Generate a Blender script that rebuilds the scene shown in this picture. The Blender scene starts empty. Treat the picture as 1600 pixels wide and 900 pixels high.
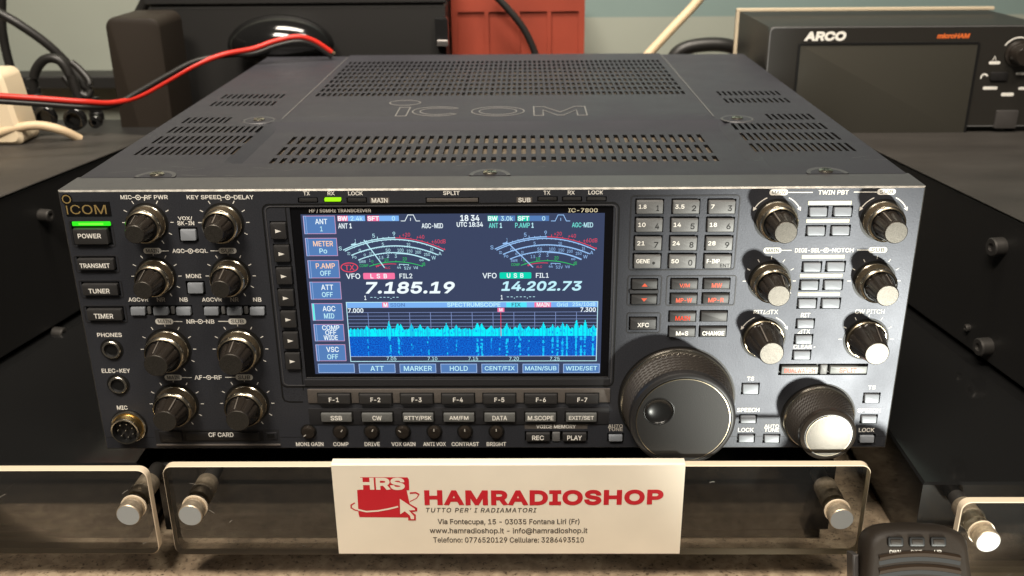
import bpy, math, random
import numpy as np
import mathutils
import mathutils.geometry as geo
random.seed(7)
PI = math.pi
sc = bpy.context.scene
COL = sc.collection

# ------------------------------------------------------------------ camera
CAM = (17.157, -459.402, 279.970)                 # millimetres
ROT = (1.18651794, 0.00837501, 0.01074305)
FPX = 1525.86                                      # focal length in pixels of a 1600 px wide picture
cd = bpy.data.cameras.new('camera')
cam = bpy.data.objects.new('camera', cd)
COL.objects.link(cam)
cam.location = [c * .001 for c in CAM]
cam.rotation_euler = ROT
cd.sensor_width = 36.0
cd.lens = 36.0 * FPX / 1600.0
cd.clip_start = .02
cd.clip_end = 20
cd.dof.use_dof = True
cd.dof.focus_distance = .497
cd.dof.aperture_fstop = 13
sc.camera = cam

# ------------------------------------------------------------------ world, lamps, exposure
w = bpy.data.worlds.new('World')
sc.world = w
w.use_nodes = True
w.node_tree.nodes['Background'].inputs[0].default_value = (1.0, .90, .78, 1)
w.node_tree.nodes['Background'].inputs[1].default_value = .07
vs = sc.view_settings
vs.view_transform = 'Standard'
vs.look = 'None'
vs.exposure = 0
vs.gamma = 1

def lamp(name, kind, loc, target, energy, color, **kw):
    d = bpy.data.lights.new(name, kind)
    d.energy = energy
    d.color = color
    for k, v in kw.items():
        setattr(d, k, v)
    o = bpy.data.objects.new(name, d)
    COL.objects.link(o)
    o.location = loc
    o.rotation_euler = (mathutils.Vector(target) - mathutils.Vector(loc)).to_track_quat('-Z', 'Y').to_euler()
    return o
WARM = (1.0, .90, .77)
lamp('overhead_light', 'AREA', (-.35, -.75, 1.35), (-.05, .05, .05), 27, WARM, shape='RECTANGLE', size=.5, size_y=.25)
lamp('overhead_light', 'AREA', (.45, -.60, 1.45), (.1, .05, .05), 12, WARM, shape='RECTANGLE', size=.4, size_y=.25)
lamp('overhead_light', 'AREA', (-.1, .12, 1.15), (-.05, .66, .10), 4.2, WARM, shape='RECTANGLE', size=.6, size_y=.2, spread=math.radians(75))  # unseen, added to brighten the back wall; narrow spread spares the cover
lamp('spot_lamp', 'SPOT', (.415, -.60, -.245), (.188, 0, .052), 42, (1.0, 1.0, .90),
     spot_size=math.radians(20), spot_blend=.75, shadow_soft_size=.024)

# ------------------------------------------------------------------ geometry of the view (mm)
def _rot(rx, ry, rz):
    cx, sx, cy, sy, cz, sz = math.cos(rx), math.sin(rx), math.cos(ry), math.sin(ry), math.cos(rz), math.sin(rz)
    return (np.array([[cz, -sz, 0], [sz, cz, 0], [0, 0, 1]]) @ np.array([[cy, 0, sy], [0, 1, 0], [-sy, 0, cy]])
            @ np.array([[1, 0, 0], [0, cx, -sx], [0, sx, cx]]))
_R = _rot(*ROT)
_C = np.array(CAM)
def _ray(px, py):
    return _R @ np.array([(px - 800) / FPX, -(py - 450) / FPX, -1.0])
def at(px, py, y=0.0):                 # point of the plane at depth y
    d = _ray(px, py)
    return _C + (y - _C[1]) / d[1] * d
def atz(px, py, z):
    d = _ray(px, py)
    return _C + (z - _C[2]) / d[2] * d
def P(px, py, y=0.0):
    q = at(px, py, y)
    return float(q[0]), float(q[2])
def WH(px, py, wp, hp, y=0.0):         # size in mm of wp x hp pixels there
    a, b = P(px - wp / 2, py, y), P(px + wp / 2, py, y)
    c, d = P(px, py - hp / 2, y), P(px, py + hp / 2, y)
    return b[0] - a[0], c[1] - d[1]

# ------------------------------------------------------------------ materials
def lin(c):
    return tuple(((v / 255 / 12.92) if v / 255 <= .04045 else ((v / 255 + .055) / 1.055) ** 2.4) for v in c)
MATS = {}
def mat(name, col, rough=.5, metal=0.0, spec=.5, noise=0.0, scale=200.0, bump=0.0, bscale=None, rnoise=0.0,
        trans=0.0, emit=None, estr=1.0, ior=1.45, coat=0.0, stretch=None):
    m = bpy.data.materials.new(name)
    m.use_nodes = True
    nt = m.node_tree
    b = nt.nodes['Principled BSDF']
    b.inputs['Base Color'].default_value = (*col, 1)
    b.inputs['Roughness'].default_value = rough
    b.inputs['Metallic'].default_value = metal
    b.inputs['Specular IOR Level'].default_value = spec
    b.inputs['IOR'].default_value = ior
    b.inputs['Transmission Weight'].default_value = trans
    b.inputs['Coat Weight'].default_value = coat
    if emit:
        b.inputs['Emission Color'].default_value = (*emit, 1)
        b.inputs['Emission Strength'].default_value = estr
    if noise or bump or rnoise:
        tc = nt.nodes.new('ShaderNodeTexCoord')
        src = tc.outputs['Object']
        if stretch:
            mp = nt.nodes.new('ShaderNodeMapping')
            mp.inputs['Scale'].default_value = stretch
            nt.links.new(src, mp.inputs[0])
            src = mp.outputs[0]
        n = nt.nodes.new('ShaderNodeTexNoise')
        n.inputs['Scale'].default_value = scale
        n.inputs['Detail'].default_value = 4
        nt.links.new(src, n.inputs['Vector'])
        if noise:
            mr = nt.nodes.new('ShaderNodeMapRange')
            mr.inputs[1].default_value = .3
            mr.inputs[2].default_value = .7
            mr.inputs[3].default_value = 1 - noise
            mr.inputs[4].default_value = 1 + noise
            nt.links.new(n.outputs['Fac'], mr.inputs[0])
            mx = nt.nodes.new('ShaderNodeVectorMath')
            mx.operation = 'SCALE'
            mx.inputs[0].default_value = col
            nt.links.new(mr.outputs[0], mx.inputs['Scale'])
            nt.links.new(mx.outputs[0], b.inputs['Base Color'])
        if rnoise:
            n2 = nt.nodes.new('ShaderNodeTexNoise')
            n2.inputs['Scale'].default_value = 22
            n2.inputs['Detail'].default_value = 6
            nt.links.new(tc.outputs['Object'], n2.inputs['Vector'])
            mr = nt.nodes.new('ShaderNodeMapRange')
            mr.inputs[1].default_value = .3
            mr.inputs[2].default_value = .7
            mr.inputs[3].default_value = max(0, rough - rnoise)
            mr.inputs[4].default_value = rough + rnoise
            nt.links.new(n2.outputs['Fac'], mr.inputs[0])
            nt.links.new(mr.outputs[0], b.inputs['Roughness'])
        if bump:
            nb = nt.nodes.new('ShaderNodeTexNoise')
            nb.inputs['Scale'].default_value = bscale or scale
            nb.inputs['Detail'].default_value = 3
            nt.links.new(src, nb.inputs['Vector'])
            bp = nt.nodes.new('ShaderNodeBump')
            bp.inputs['Strength'].default_value = bump
            bp.inputs['Distance'].default_value = .0002
            nt.links.new(nb.outputs['Fac'], bp.inputs['Height'])
            nt.links.new(bp.outputs[0], b.inputs['Normal'])
    MATS[name] = m
    return m
def glow(name, rgb, k=1.12):            # a screen pixel or a lit lamp
    mat(name, (.004, .004, .005), .22, emit=tuple(c * k for c in lin(rgb)), spec=.35)

mat('panel_paint', (.055, .058, .069), .44, .5, noise=.16, scale=1500, bump=.25, bscale=1800, rnoise=.05)
mat('cover_paint', (.042, .0415, .051), .50, .25, noise=.10, scale=1400, bump=.25, bscale=1700, rnoise=.08)
mat('bezel_paint', (.098, .097, .102), .40, .35, noise=.10, scale=1500, bump=.2, bscale=1800, rnoise=.07)
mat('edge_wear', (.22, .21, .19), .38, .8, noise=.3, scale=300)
mat('well_black', (.006, .006, .006), .5)
mat('black_plastic', (.016, .015, .015), .42, bump=.15, bscale=1500)
mat('black_gloss', (.006, .006, .006), .12, coat=.3)
mat('glass_black', (.004, .004, .005), .08)
mat('button_dark', (.032, .031, .031), .45, bump=.15, bscale=1800)
mat('button_grey', (.15, .15, .15), .46, .15, noise=.12, scale=1600, bump=.2)
mat('button_steel', (.27, .29, .32), .45, .2)
mat('button_mode', (.19, .195, .19), .42, .4, noise=.1, scale=1500)
mat('band_bronze', (.145, .128, .115), .48, .35, noise=.1, scale=1500)
mat('frame_dark', (.030, .030, .033), .45, .2)
mat('print_white', (.88, .86, .80), .6)
mat('print_grey', (.55, .52, .47), .6)
mat('print_cream', (.78, .74, .55), .6)
mat('print_black', (.012, .012, .012), .6)
mat('print_red', (.70, .085, .03), .5)
mat('print_gold', (.62, .44, .17), .35, .6)
mat('gunmetal', (.33, .28, .20), .34, 1.0, noise=.25, scale=900)
mat('gunmetal_rim', (.50, .46, .38), .22, 1.0)
mat('knurl', (.20, .155, .10), .45, .8, noise=.5, scale=1600, bump=.8, bscale=1600)
mat('knob_dark', (.026, .021, .017), .24, .1, bump=.1, bscale=900)
mat('knob_face', (.072, .066, .057), .38, .7, noise=.3, scale=2200, bump=.25, bscale=2500)
mat('dial_rubber', (.028, .023, .019), .5, bump=.5, bscale=1400)
mat('dial_face', (.017, .016, .015), .46, .1, .35, noise=.15, scale=1800, bump=.3, bscale=2200)
mat('brass', (.62, .45, .20), .28, 1.0, noise=.2, scale=700)
mat('nickel', (.62, .58, .50), .25, 1.0)
mat('steel_brushed', (.46, .38, .28), .42, .65, noise=.2, scale=500)
mat('cap_alu', (.40, .42, .42), .55, .1)
mat('vent_inner', (.17, .135, .10), .5, .3, noise=.35, scale=260)
mat('acrylic_edge', (.76, .64, .48), .5)  # cream paints the light caught in the clear sheet's edges; stud washers share it
mat('card', (.90, .82, .68), .42, noise=.04, scale=30, coat=.25)
mat('card_red', (.60, .018, .030), .45)
mat('card_ink', (.06, .045, .035), .6)
mat('riser_black', (.010, .010, .010), .10, rnoise=.05)
mat('box_black', (.013, .0125, .012), .50, bump=.3, bscale=900)
mat('box_top', (.040, .036, .032), .55, noise=.22, scale=9, rnoise=.08, stretch=(1, 4, 1))
mat('argo_body', (.022, .020, .017), .45)
mat('argo_trim', (.55, .46, .33), .4)
mat('argo_screen', (.05, .047, .038), .32)
mat('print_orange', (.75, .16, .035), .5)
mat('red_crate', (.27, .045, .024), .5, noise=.2, scale=12)
mat('wall_paint', (.26, .28, .24), .8, noise=.06, scale=6)
mat('wall_band', (.16, .22, .21), .8, noise=.06, scale=6)
mat('cable_red', (.55, .025, .015), .38)
mat('cable_black', (.014, .013, .012), .42)
mat('cable_white', (.62, .47, .30), .5)
mat('plug_white', (.80, .66, .46), .5)
mat('copper', (.75, .55, .35), .35, 1.0)
mat('mic_body', (.021, .016, .012), .52, 0, .3, bump=.35, bscale=1100)
mat('mic_ridge', (.030, .020, .013), .6, 0, .15)
mat('mic_bracket', (.16, .15, .145), .35, .7)
mat('edge_glint_scratch', (.27, .26, .255), .42, .4)  # pale tone paints light on raised cover edges; also the real scratches
mat('screw_metal', (.085, .08, .075), .45, .7)
mat('pointer', (.26, .23, .20), .35, .5)
mat('dimple_black', (.010, .010, .010), .26)
mat('seam', (.018, .017, .017), .6)
glow('lamp_green', (50, 235, 30), 1.1)
glow('lamp_green_hot', (120, 255, 60), 1.25)
glow('lamp_rx', (165, 240, 20), 1.15)
glow('key_lit', (255, 70, 20), 1.2)
for nm, rgb in dict(navy=(54, 64, 92), navy2=(46, 54, 78), key=(80, 120, 176), key_hi=(150, 178, 222), key_pink=(196, 150, 186),
                    wht=(232, 244, 248), pale=(186, 232, 242), pale2=(150, 192, 240), pink=(238, 112, 156), teal=(0, 205, 172),
                    teal_txt=(110, 215, 205), redg=(222, 68, 92), grn=(48, 190, 96), cyan=(0, 232, 244), cyan2=(20, 190, 225),
                    strip=(118, 170, 232), fixc=(80, 220, 240), grid=(126, 146, 196), streak=(20, 190, 240), streak2=(10, 140, 230),
                    agc=(90, 235, 215), orng=(250, 205, 170), line=(170, 196, 235)).items():
    glow('px_' + nm, rgb)
def waterfall_mat():
    m = bpy.data.materials.new('px_waterfall')
    m.use_nodes = True
    nt = m.node_tree
    b = nt.nodes['Principled BSDF']
    b.inputs['Base Color'].default_value = (.004, .004, .005, 1)
    b.inputs['Roughness'].default_value = .22
    tc = nt.nodes.new('ShaderNodeTexCoord')
    n = nt.nodes.new('ShaderNodeTexNoise')
    n.inputs['Scale'].default_value = 1500
    n.inputs['Detail'].default_value = 2
    r = nt.nodes.new('ShaderNodeValToRGB')
    r.color_ramp.elements[0].position = .32
    r.color_ramp.elements[0].color = (*lin((0, 52, 165)), 1)
    r.color_ramp.elements[1].position = .72
    r.color_ramp.elements[1].color = (*lin((0, 125, 235)), 1)
    nt.links.new(tc.outputs['Object'], n.inputs['Vector'])
    nt.links.new(n.outputs['Fac'], r.inputs[0])
    nt.links.new(r.outputs[0], b.inputs['Emission Color'])
    b.inputs['Emission Strength'].default_value = 1
    MATS['px_waterfall'] = m
waterfall_mat()
def counter_mat():
    m = bpy.data.materials.new('counter_stone')
    m.use_nodes = True
    nt = m.node_tree
    b = nt.nodes['Principled BSDF']
    b.inputs['Roughness'].default_value = .42
    tc = nt.nodes.new('ShaderNodeTexCoord')
    def nz(scale, det, dist=0.0):
        n = nt.nodes.new('ShaderNodeTexNoise')
        n.inputs['Scale'].default_value = scale
        n.inputs['Detail'].default_value = det
        n.inputs['Distortion'].default_value = dist
        nt.links.new(tc.outputs['Object'], n.inputs['Vector'])
        return n
    a, c, d = nz(130, 12, .3), nz(520, 6, .4), nz(900, 3)
    r = nt.nodes.new('ShaderNodeValToRGB')
    e = r.color_ramp.elements
    e[0].position, e[0].color = .32, (.24, .185, .13, 1)
    e[1].position, e[1].color = .70, (.50, .40, .28, 1)
    k = e.new(.5); k.color = (.35, .265, .18, 1)
    nt.links.new(a.outputs['Fac'], r.inputs[0])
    r2 = nt.nodes.new('ShaderNodeValToRGB')
    f = r2.color_ramp.elements
    f[0].position, f[0].color = .31, (.17, .14, .12, 1)
    f[1].position, f[1].color = .43, (1, 1, 1, 1)
    nt.links.new(c.outputs['Fac'], r2.inputs[0])
    mx = nt.nodes.new('ShaderNodeMix')
    mx.data_type = 'RGBA'
    mx.blend_type = 'MULTIPLY'
    mx.inputs[0].default_value = .85
    nt.links.new(r.outputs[0], mx.inputs[6])
    nt.links.new(r2.outputs[0], mx.inputs[7])
    nt.links.new(mx.outputs[2], b.inputs['Base Color'])
    bp = nt.nodes.new('ShaderNodeBump')
    bp.inputs['Strength'].default_value = .35
    bp.inputs['Distance'].default_value = .0004
    nt.links.new(d.outputs['Fac'], bp.inputs['Height'])
    nt.links.new(bp.outputs[0], b.inputs['Normal'])
    MATS['counter_stone'] = m
counter_mat()
def acrylic_mat():                       # clear sheet: lets light straight through, mirrors a little at its faces
    m = bpy.data.materials.new('acrylic')
    m.use_nodes = True
    nt = m.node_tree
    nt.nodes.remove(nt.nodes['Principled BSDF'])
    tr, gl, fr, mx = [nt.nodes.new('ShaderNode' + k) for k in ('BsdfTransparent', 'BsdfGlossy', 'Fresnel', 'MixShader')]
    tr.inputs['Color'].default_value = (.965, .965, .955, 1)
    gl.inputs['Roughness'].default_value = .06
    fr.inputs['IOR'].default_value = 1.46
    nt.links.new(fr.outputs[0], mx.inputs[0])
    nt.links.new(tr.outputs[0], mx.inputs[1])
    nt.links.new(gl.outputs[0], mx.inputs[2])
    nt.links.new(mx.outputs[0], nt.nodes['Material Output'].inputs['Surface'])
    MATS['acrylic'] = m
acrylic_mat()

# ------------------------------------------------------------------ mesh builder, all in mm
FRONT = lambda u, v, d: (u, -d, v)       # drawing on an upright face looking at the viewer
_glyphs = {}
import os
try:                                     # the plain sans that ships inside Blender itself; else its built-in face
    SANS = bpy.data.fonts.load(os.path.join(bpy.utils.resource_path('LOCAL'), 'datafiles', 'fonts', 'Inter.woff2'))
except Exception:
    SANS = None
def glyph(s, space):
    """outlines of a line of text: [(points, is_hole)], scaled to a unit box"""
    k = (s, space)
    if k in _glyphs:
        return _glyphs[k]
    cu = bpy.data.curves.new('t', 'FONT')
    cu.body = s
    cu.size = 1
    cu.space_character = space
    if SANS:
        cu.font = SANS
    o = bpy.data.objects.new('t', cu)
    COL.objects.link(o)
    bpy.context.view_layer.update()
    cv = o.to_curve(bpy.context.evaluated_depsgraph_get())
    cs = []
    for sp in cv.splines:
        bp = sp.bezier_points
        pts = []
        for i in range(len(bp)):
            p, q = bp[i], bp[(i + 1) % len(bp)]
            d0, d1 = (p.handle_right - p.co), (q.handle_left - q.co)
            ch = (q.co - p.co)
            st = d0.cross(ch).length + d1.cross(ch).length < 1e-4
            pts += [tuple(v[:2]) for v in geo.interpolate_bezier(p.co, p.handle_right, q.handle_left, q.co, 2 if st else 5)[:-1]]
        a = np.array(pts)
        keep = [i for i in range(len(a)) if np.linalg.norm(a[i] - a[i - 1]) > .006]
        a = a[keep]
        ar = .5 * float((np.roll(a[:, 0], 1) * a[:, 1] - a[:, 0] * np.roll(a[:, 1], 1)).sum())
        if len(a) > 2 and abs(ar) > 1e-7:
            cs.append([a, ar])
    o.to_curve_clear()
    bpy.data.objects.remove(o)
    bpy.data.curves.remove(cu)
    big = max(cs, key=lambda c: abs(c[1]))[1]        # the largest outline is never a hole
    out = []
    for a, ar in cs:
        hole = ar * big < 0
        out.append((a if (ar > 0) != hole else a[::-1], hole))
    allp = np.concatenate([a for a, h in out])
    lo, hi = allp.min(0), allp.max(0)
    out = [((a - (lo + hi) / 2) / np.maximum(hi - lo, 1e-6), h) for a, h in out]
    _glyphs[k] = [a for a, h in out]
    return _glyphs[k]
def push(a, e):
    t0, t1 = a - np.roll(a, 1, 0), np.roll(a, -1, 0) - a
    t0 = t0 / (np.linalg.norm(t0, axis=1)[:, None] + 1e-9)
    t1 = t1 / (np.linalg.norm(t1, axis=1)[:, None] + 1e-9)
    n0, n1 = np.stack([t0[:, 1], -t0[:, 0]], 1), np.stack([t1[:, 1], -t1[:, 0]], 1)
    n = n0 + n1
    n = n / (np.linalg.norm(n, axis=1)[:, None] + 1e-9)
    return a + n * (e / np.maximum(.7, (n * n0).sum(1)))[:, None]

def rrect(cu, cv, wd, ht, r=0.0, n=4):
    if r <= 0:
        return [(cu - wd / 2, cv - ht / 2), (cu + wd / 2, cv - ht / 2), (cu + wd / 2, cv + ht / 2), (cu - wd / 2, cv + ht / 2)]
    r = min(r, wd / 2 - 1e-4, ht / 2 - 1e-4)
    out = []
    for (sx, sy, a0) in ((-1, -1, PI), (1, -1, 1.5 * PI), (1, 1, 0), (-1, 1, .5 * PI)):
        for i in range(n + 1):
            a = a0 + i * PI / 2 / n
            out.append((cu + sx * (wd / 2 - r) + r * math.cos(a), cv + sy * (ht / 2 - r) + r * math.sin(a)))
    return out
def arc(cu, cv, r, a0, a1, n=16, ry=None):
    ry = ry or r
    return [(cu + r * math.cos(math.radians(a0 + (a1 - a0) * i / n)), cv + ry * math.sin(math.radians(a0 + (a1 - a0) * i / n))) for i in range(n + 1)]

class MB:
    def __init__(s, frame=FRONT):
        s.v, s.f, s.m, s.F = [], [], [], frame
    def add(s, pts, m):
        i = len(s.v)
        s.v += [s.F(*p) for p in pts]
        s.f.append(list(range(i, i + len(pts))))
        s.m.append(m)
    def poly(s, pts2, d, m):
        s.add([(a, b, d) for a, b in pts2], m)
    def rect(s, u0, v0, u1, v1, d, m):
        s.poly([(u0, v0), (u1, v0), (u1, v1), (u0, v1)], d, m)
    def loft(s, rings, m, cap=True, mcap=None, base=False):   # rings: (outline, d)
        n = len(rings[0][0])
        i0 = len(s.v)
        for o, d in rings:
            s.v += [s.F(a, b, d) for a, b in o]
        for k in range(len(rings) - 1):
            for j in range(n):
                a, b = i0 + k * n + j, i0 + k * n + (j + 1) % n
                s.f.append([a, b, b + n, a + n]); s.m.append(m)
        if cap:
            k = i0 + (len(rings) - 1) * n
            s.f.append(list(range(k, k + n))); s.m.append(mcap or m)
        if base:
            s.f.append(list(range(i0 + n - 1, i0 - 1, -1))); s.m.append(m)
    def button(s, cu, cv, wd, ht, d0, d1, m, r=.5, c=.35, mcap=None, base=False, tilt=0.0):
        i0, F0 = len(s.v), s.F
        if tilt:
            s.F = lambda u, v, d: F0(u, v, d - (tilt * (v - cv + ht / 2) / ht if d > d1 - c - .01 else 0))
        s.loft([(rrect(cu, cv, wd, ht, r), d0), (rrect(cu, cv, wd, ht, r), d1 - c),
                (rrect(cu, cv, wd - .6 * c, ht - .6 * c, r), d1 - .3 * c), (rrect(cu, cv, wd - 2 * c, ht - 2 * c, r), d1)], m, mcap=mcap, base=base)
        s.F = F0
    def block(s, u0, v0, d0, u1, v1, d1, m, c=.5, mtop=None):   # closed chamfered box
        cu, cv, wd, ht = (u0 + u1) / 2, (v0 + v1) / 2, u1 - u0, v1 - v0
        o, i = rrect(cu, cv, wd, ht), rrect(cu, cv, wd - 2 * c, ht - 2 * c)
        s.loft([(i, d0), (o, d0 + c), (o, d1 - c), (i, d1)], m, mcap=mtop, base=True)
    def lathe(s, cu, cv, prof, m, n=48, rf=None, cap=True, mcap=None):   # prof: (r, d[, material of the band that follows])
        i0 = len(s.v)
        for p in prof:
            r, d = p[0], p[1]
            for j in range(n):
                a = 2 * PI * j / n
                q = r * (rf(a, d) if rf else 1)
                s.v.append(s.F(cu + q * math.cos(a), cv + q * math.sin(a), d))
        for k in range(len(prof) - 1):
            mm = prof[k][2] if len(prof[k]) > 2 else m
            for j in range(n):
                a, b = i0 + k * n + j, i0 + k * n + (j + 1) % n
                s.f.append([a, b, b + n, a + n]); s.m.append(mm)
        if cap:
            k = i0 + (len(prof) - 1) * n
            s.f.append(list(range(k, k + n))); s.m.append(mcap or m)
    def stroke(s, pts, wd, d, m, closed=False, h=0.0):
        n = len(pts)
        p = np.array(pts, float)
        L, R_ = [], []
        for i in range(n):
            if closed:
                t0, t1 = p[i] - p[i - 1], p[(i + 1) % n] - p[i]
            else:
                t0 = p[i] - p[i - 1] if i else p[1] - p[0]
                t1 = p[i + 1] - p[i] if i < n - 1 else p[i] - p[i - 1]
            t0 = t0 / (np.linalg.norm(t0) + 1e-9); t1 = t1 / (np.linalg.norm(t1) + 1e-9)
            t = t0 + t1
            t = t / (np.linalg.norm(t) + 1e-9)
            nn = np.array([-t[1], t[0]])
            k = 1 / max(.5, abs(float(np.dot(nn, [-t0[1], t0[0]]))))
            L.append(p[i] + nn * wd / 2 * k); R_.append(p[i] - nn * wd / 2 * k)
        for i in range(n if closed else n - 1):
            j = (i + 1) % n
            s.poly([R_[i], R_[j], L[j], L[i]], d + h, m)
            if h:
                for a, b in ((R_[j], R_[i]), (L[i], L[j])):
                    s.add([(*a, d), (*a, d + h), (*b, d + h), (*b, d)][::-1], m)
    def text(s, t, cu, cv, wd, ht, d, m, bold=.018, shear=0.0, space=1.0):
        e = max(0.0, bold) * 1.5 * ht          # weight: the outline is pushed outwards by this much
        loops = [push(a * np.array([wd - 2 * e, ht - 2 * e]), e) if e else a * np.array([wd, ht]) for a in glyph(t, space)]
        pts, edges = [], []
        for a in loops:
            n0 = len(pts)
            pts += [mathutils.Vector((float(x), float(y))) for x, y in a]
            edges += [(n0 + i, n0 + (i + 1) % len(a)) for i in range(len(a))]
        ov, _, of, _, _, _ = geo.delaunay_2d_cdt(pts, edges, [], 0, 1e-5)
        q = np.array([tuple(v) for v in ov])
        tri = np.array([f for f in of if len(f) == 3])
        c = q[tri].mean(1)
        wn = np.zeros(len(c))
        for a in loops:                          # winding number of each triangle's centre
            b = np.roll(a, -1, 0)
            for p0, p1 in zip(a, b):
                up = (p0[1] <= c[:, 1]) & (p1[1] > c[:, 1])
                dn = (p0[1] > c[:, 1]) & (p1[1] <= c[:, 1])
                sd = (p1[0] - p0[0]) * (c[:, 1] - p0[1]) - (c[:, 0] - p0[0]) * (p1[1] - p0[1])
                wn += up & (sd > 0)
                wn -= dn & (sd < 0)
        i0 = len(s.v)
        s.v += [s.F(cu + x + shear * y, cv + y, d) for x, y in q]
        for f in tri[wn > 0]:
            ar = (q[f[1]][0] - q[f[0]][0]) * (q[f[2]][1] - q[f[0]][1]) - (q[f[1]][1] - q[f[0]][1]) * (q[f[2]][0] - q[f[0]][0])
            s.f.append([i0 + int(k) for k in (f if ar > 0 else f[::-1])]); s.m.append(m)
    def grid(s, u0, v0, u1, v1, holes, d, m, depth, mwall, mfloor=None, zf=None, cuts_u=(), cuts_v=()):
        us = sorted({round(x, 3) for x in [u0, u1, *cuts_u] + [h[0] for h in holes] + [h[2] for h in holes]})
        vv = sorted({round(x, 3) for x in [v0, v1, *cuts_v] + [h[1] for h in holes] + [h[3] for h in holes]})
        us = [x for x in us if u0 - .002 <= x <= u1 + .002]; vv = [x for x in vv if v0 - .002 <= x <= v1 + .002]
        zf = zf or (lambda a, b: d)
        nu, nv = len(us), len(vv)
        occ = np.zeros((nu, nv), bool)
        for h in holes:
            occ[us.index(round(h[0], 3)):us.index(round(h[2], 3)), vv.index(round(h[1], 3)):vv.index(round(h[3], 3))] = True
        i0 = len(s.v)
        for a in us:
            for b in vv:
                s.v.append(s.F(a, b, zf(a, b)))
        for i in range(nu - 1):
            for j in range(nv - 1):
                if not occ[i, j]:
                    k = i0 + i * nv + j
                    s.f.append([k, k + nv, k + nv + 1, k + 1]); s.m.append(m)
        for (a, b, c, e) in [h[:4] for h in holes]:
            q = [(a, b), (c, b), (c, e), (a, e)]
            z = [zf(*p) for p in q]
            for k in range(4):
                l = (k + 1) % 4
                s.add([(*q[l], z[l]), (*q[k], z[k]), (*q[k], z[k] - depth), (*q[l], z[l] - depth)][::-1], mwall)
            if mfloor:
                s.add([(*q[k], z[k] - depth) for k in range(4)], mfloor)
    def tube(s, pts, r, m, n=10, sub=6, sx=1.0):               # smooth round cable through world points (mm)
        p = [np.array(q, float) for q in pts]
        p = [2 * p[0] - p[1]] + p + [2 * p[-1] - p[-2]]
        c = []
        for i in range(1, len(p) - 2):
            for k in range(sub):
                t = k / sub
                c.append(.5 * (2 * p[i] + (p[i + 1] - p[i - 1]) * t + (2 * p[i - 1] - 5 * p[i] + 4 * p[i + 1] - p[i + 2]) * t * t
                               + (3 * p[i] - 3 * p[i + 1] + p[i + 2] - p[i - 1]) * t ** 3))
        c.append(p[-2])
        i0 = len(s.v)
        up = np.array([0, 0, 1.0])
        for i, q in enumerate(c):
            t = c[min(i + 1, len(c) - 1)] - c[max(i - 1, 0)]
            t = t / (np.linalg.norm(t) + 1e-9)
            a = np.cross(t, up if abs(t[2]) < .95 else np.array([0, 1.0, 0]))
            a /= np.linalg.norm(a)
            b = np.cross(a, t)
            for j in range(n):
                th = 2 * PI * j / n
                s.v.append(tuple(q + r * (math.cos(th) * a + math.sin(th) * b)))
        for i in range(len(c) - 1):
            for j in range(n):
                x, y = i0 + i * n + j, i0 + i * n + (j + 1) % n
                s.f.append([x, y, y + n, x + n]); s.m.append(m)
        s.f.append(list(range(i0, i0 + n))); s.m.append(m)
        k = i0 + (len(c) - 1) * n
        s.f.append(list(range(k + n - 1, k - 1, -1))); s.m.append(m)
    def build(s, name, parent=None, label=None, cat=None, group=None, kind=None, smooth=35, loc=None):
        base = WORLD.get(parent.name, (0, 0, 0)) if parent else (0, 0, 0)
        v = np.array(s.v, float)
        o0 = np.array(loc if loc is not None else ((v.min(0) + v.max(0)) / 2), float)
        me = bpy.data.meshes.new(name)
        me.from_pydata([tuple(q) for q in (v - o0) * .001], [], s.f)
        names = list(dict.fromkeys(s.m))
        for nme in names:
            me.materials.append(MATS[nme])
        ix = {nme: i for i, nme in enumerate(names)}
        me.polygons.foreach_set('material_index', [ix[k] for k in s.m])
        me.update()
        if smooth:
            me.shade_smooth()
            me.set_sharp_from_angle(angle=math.radians(smooth))
        o = bpy.data.objects.new(name, me)
        COL.objects.link(o)
        o.parent = parent
        o.location = [(o0[i] - base[i]) * .001 for i in range(3)]
        WORLD[o.name] = tuple(o0)
        tag(o, label, cat, group, kind)
        return o
WORLD = {}
def tag(o, label=None, cat=None, group=None, kind=None):
    for k, val in (('label', label), ('category', cat), ('group', group), ('kind', kind)):
        if val:
            o[k] = val
def thing(name, loc, label, cat, group=None):
    o = bpy.data.objects.new(name, None)
    o.empty_display_size = .02
    COL.objects.link(o)
    o.location = [c * .001 for c in loc]
    WORLD[o.name] = tuple(loc)
    tag(o, label, cat, group)
    return o

H, D, HW = 146.6, 420.5, 212.0           # the transceiver's height, depth and half width
COUNTER_Z, RISER_Z = -66.0, -13.0

# ================================================================== the setting
b = MB(lambda u, v, d: (u, v, d))
b.grid(-1500, -95, 1500, 640, [], COUNTER_Z, 'counter_stone', 1, 'counter_stone')
b.grid(-1500, -95, 1500, 640, [], COUNTER_Z - 40, 'counter_stone', 1, 'counter_stone')
b.add([(-1500, -95, COUNTER_Z - 40), (1500, -95, COUNTER_Z - 40), (1500, -95, COUNTER_Z), (-1500, -95, COUNTER_Z)], 'counter_stone')
b.build('countertop', kind='structure')
b = MB()
wz = at(800, 28, 640)[2]
b.rect(-1500, COUNTER_Z - 40, 1500, wz, -640, 'wall_paint')
b.rect(-1500, wz, -60, 700, -640, 'wall_paint')
b.rect(-60, wz, 1500, 700, -640, 'wall_band')
b.build('wall', kind='structure')

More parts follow.
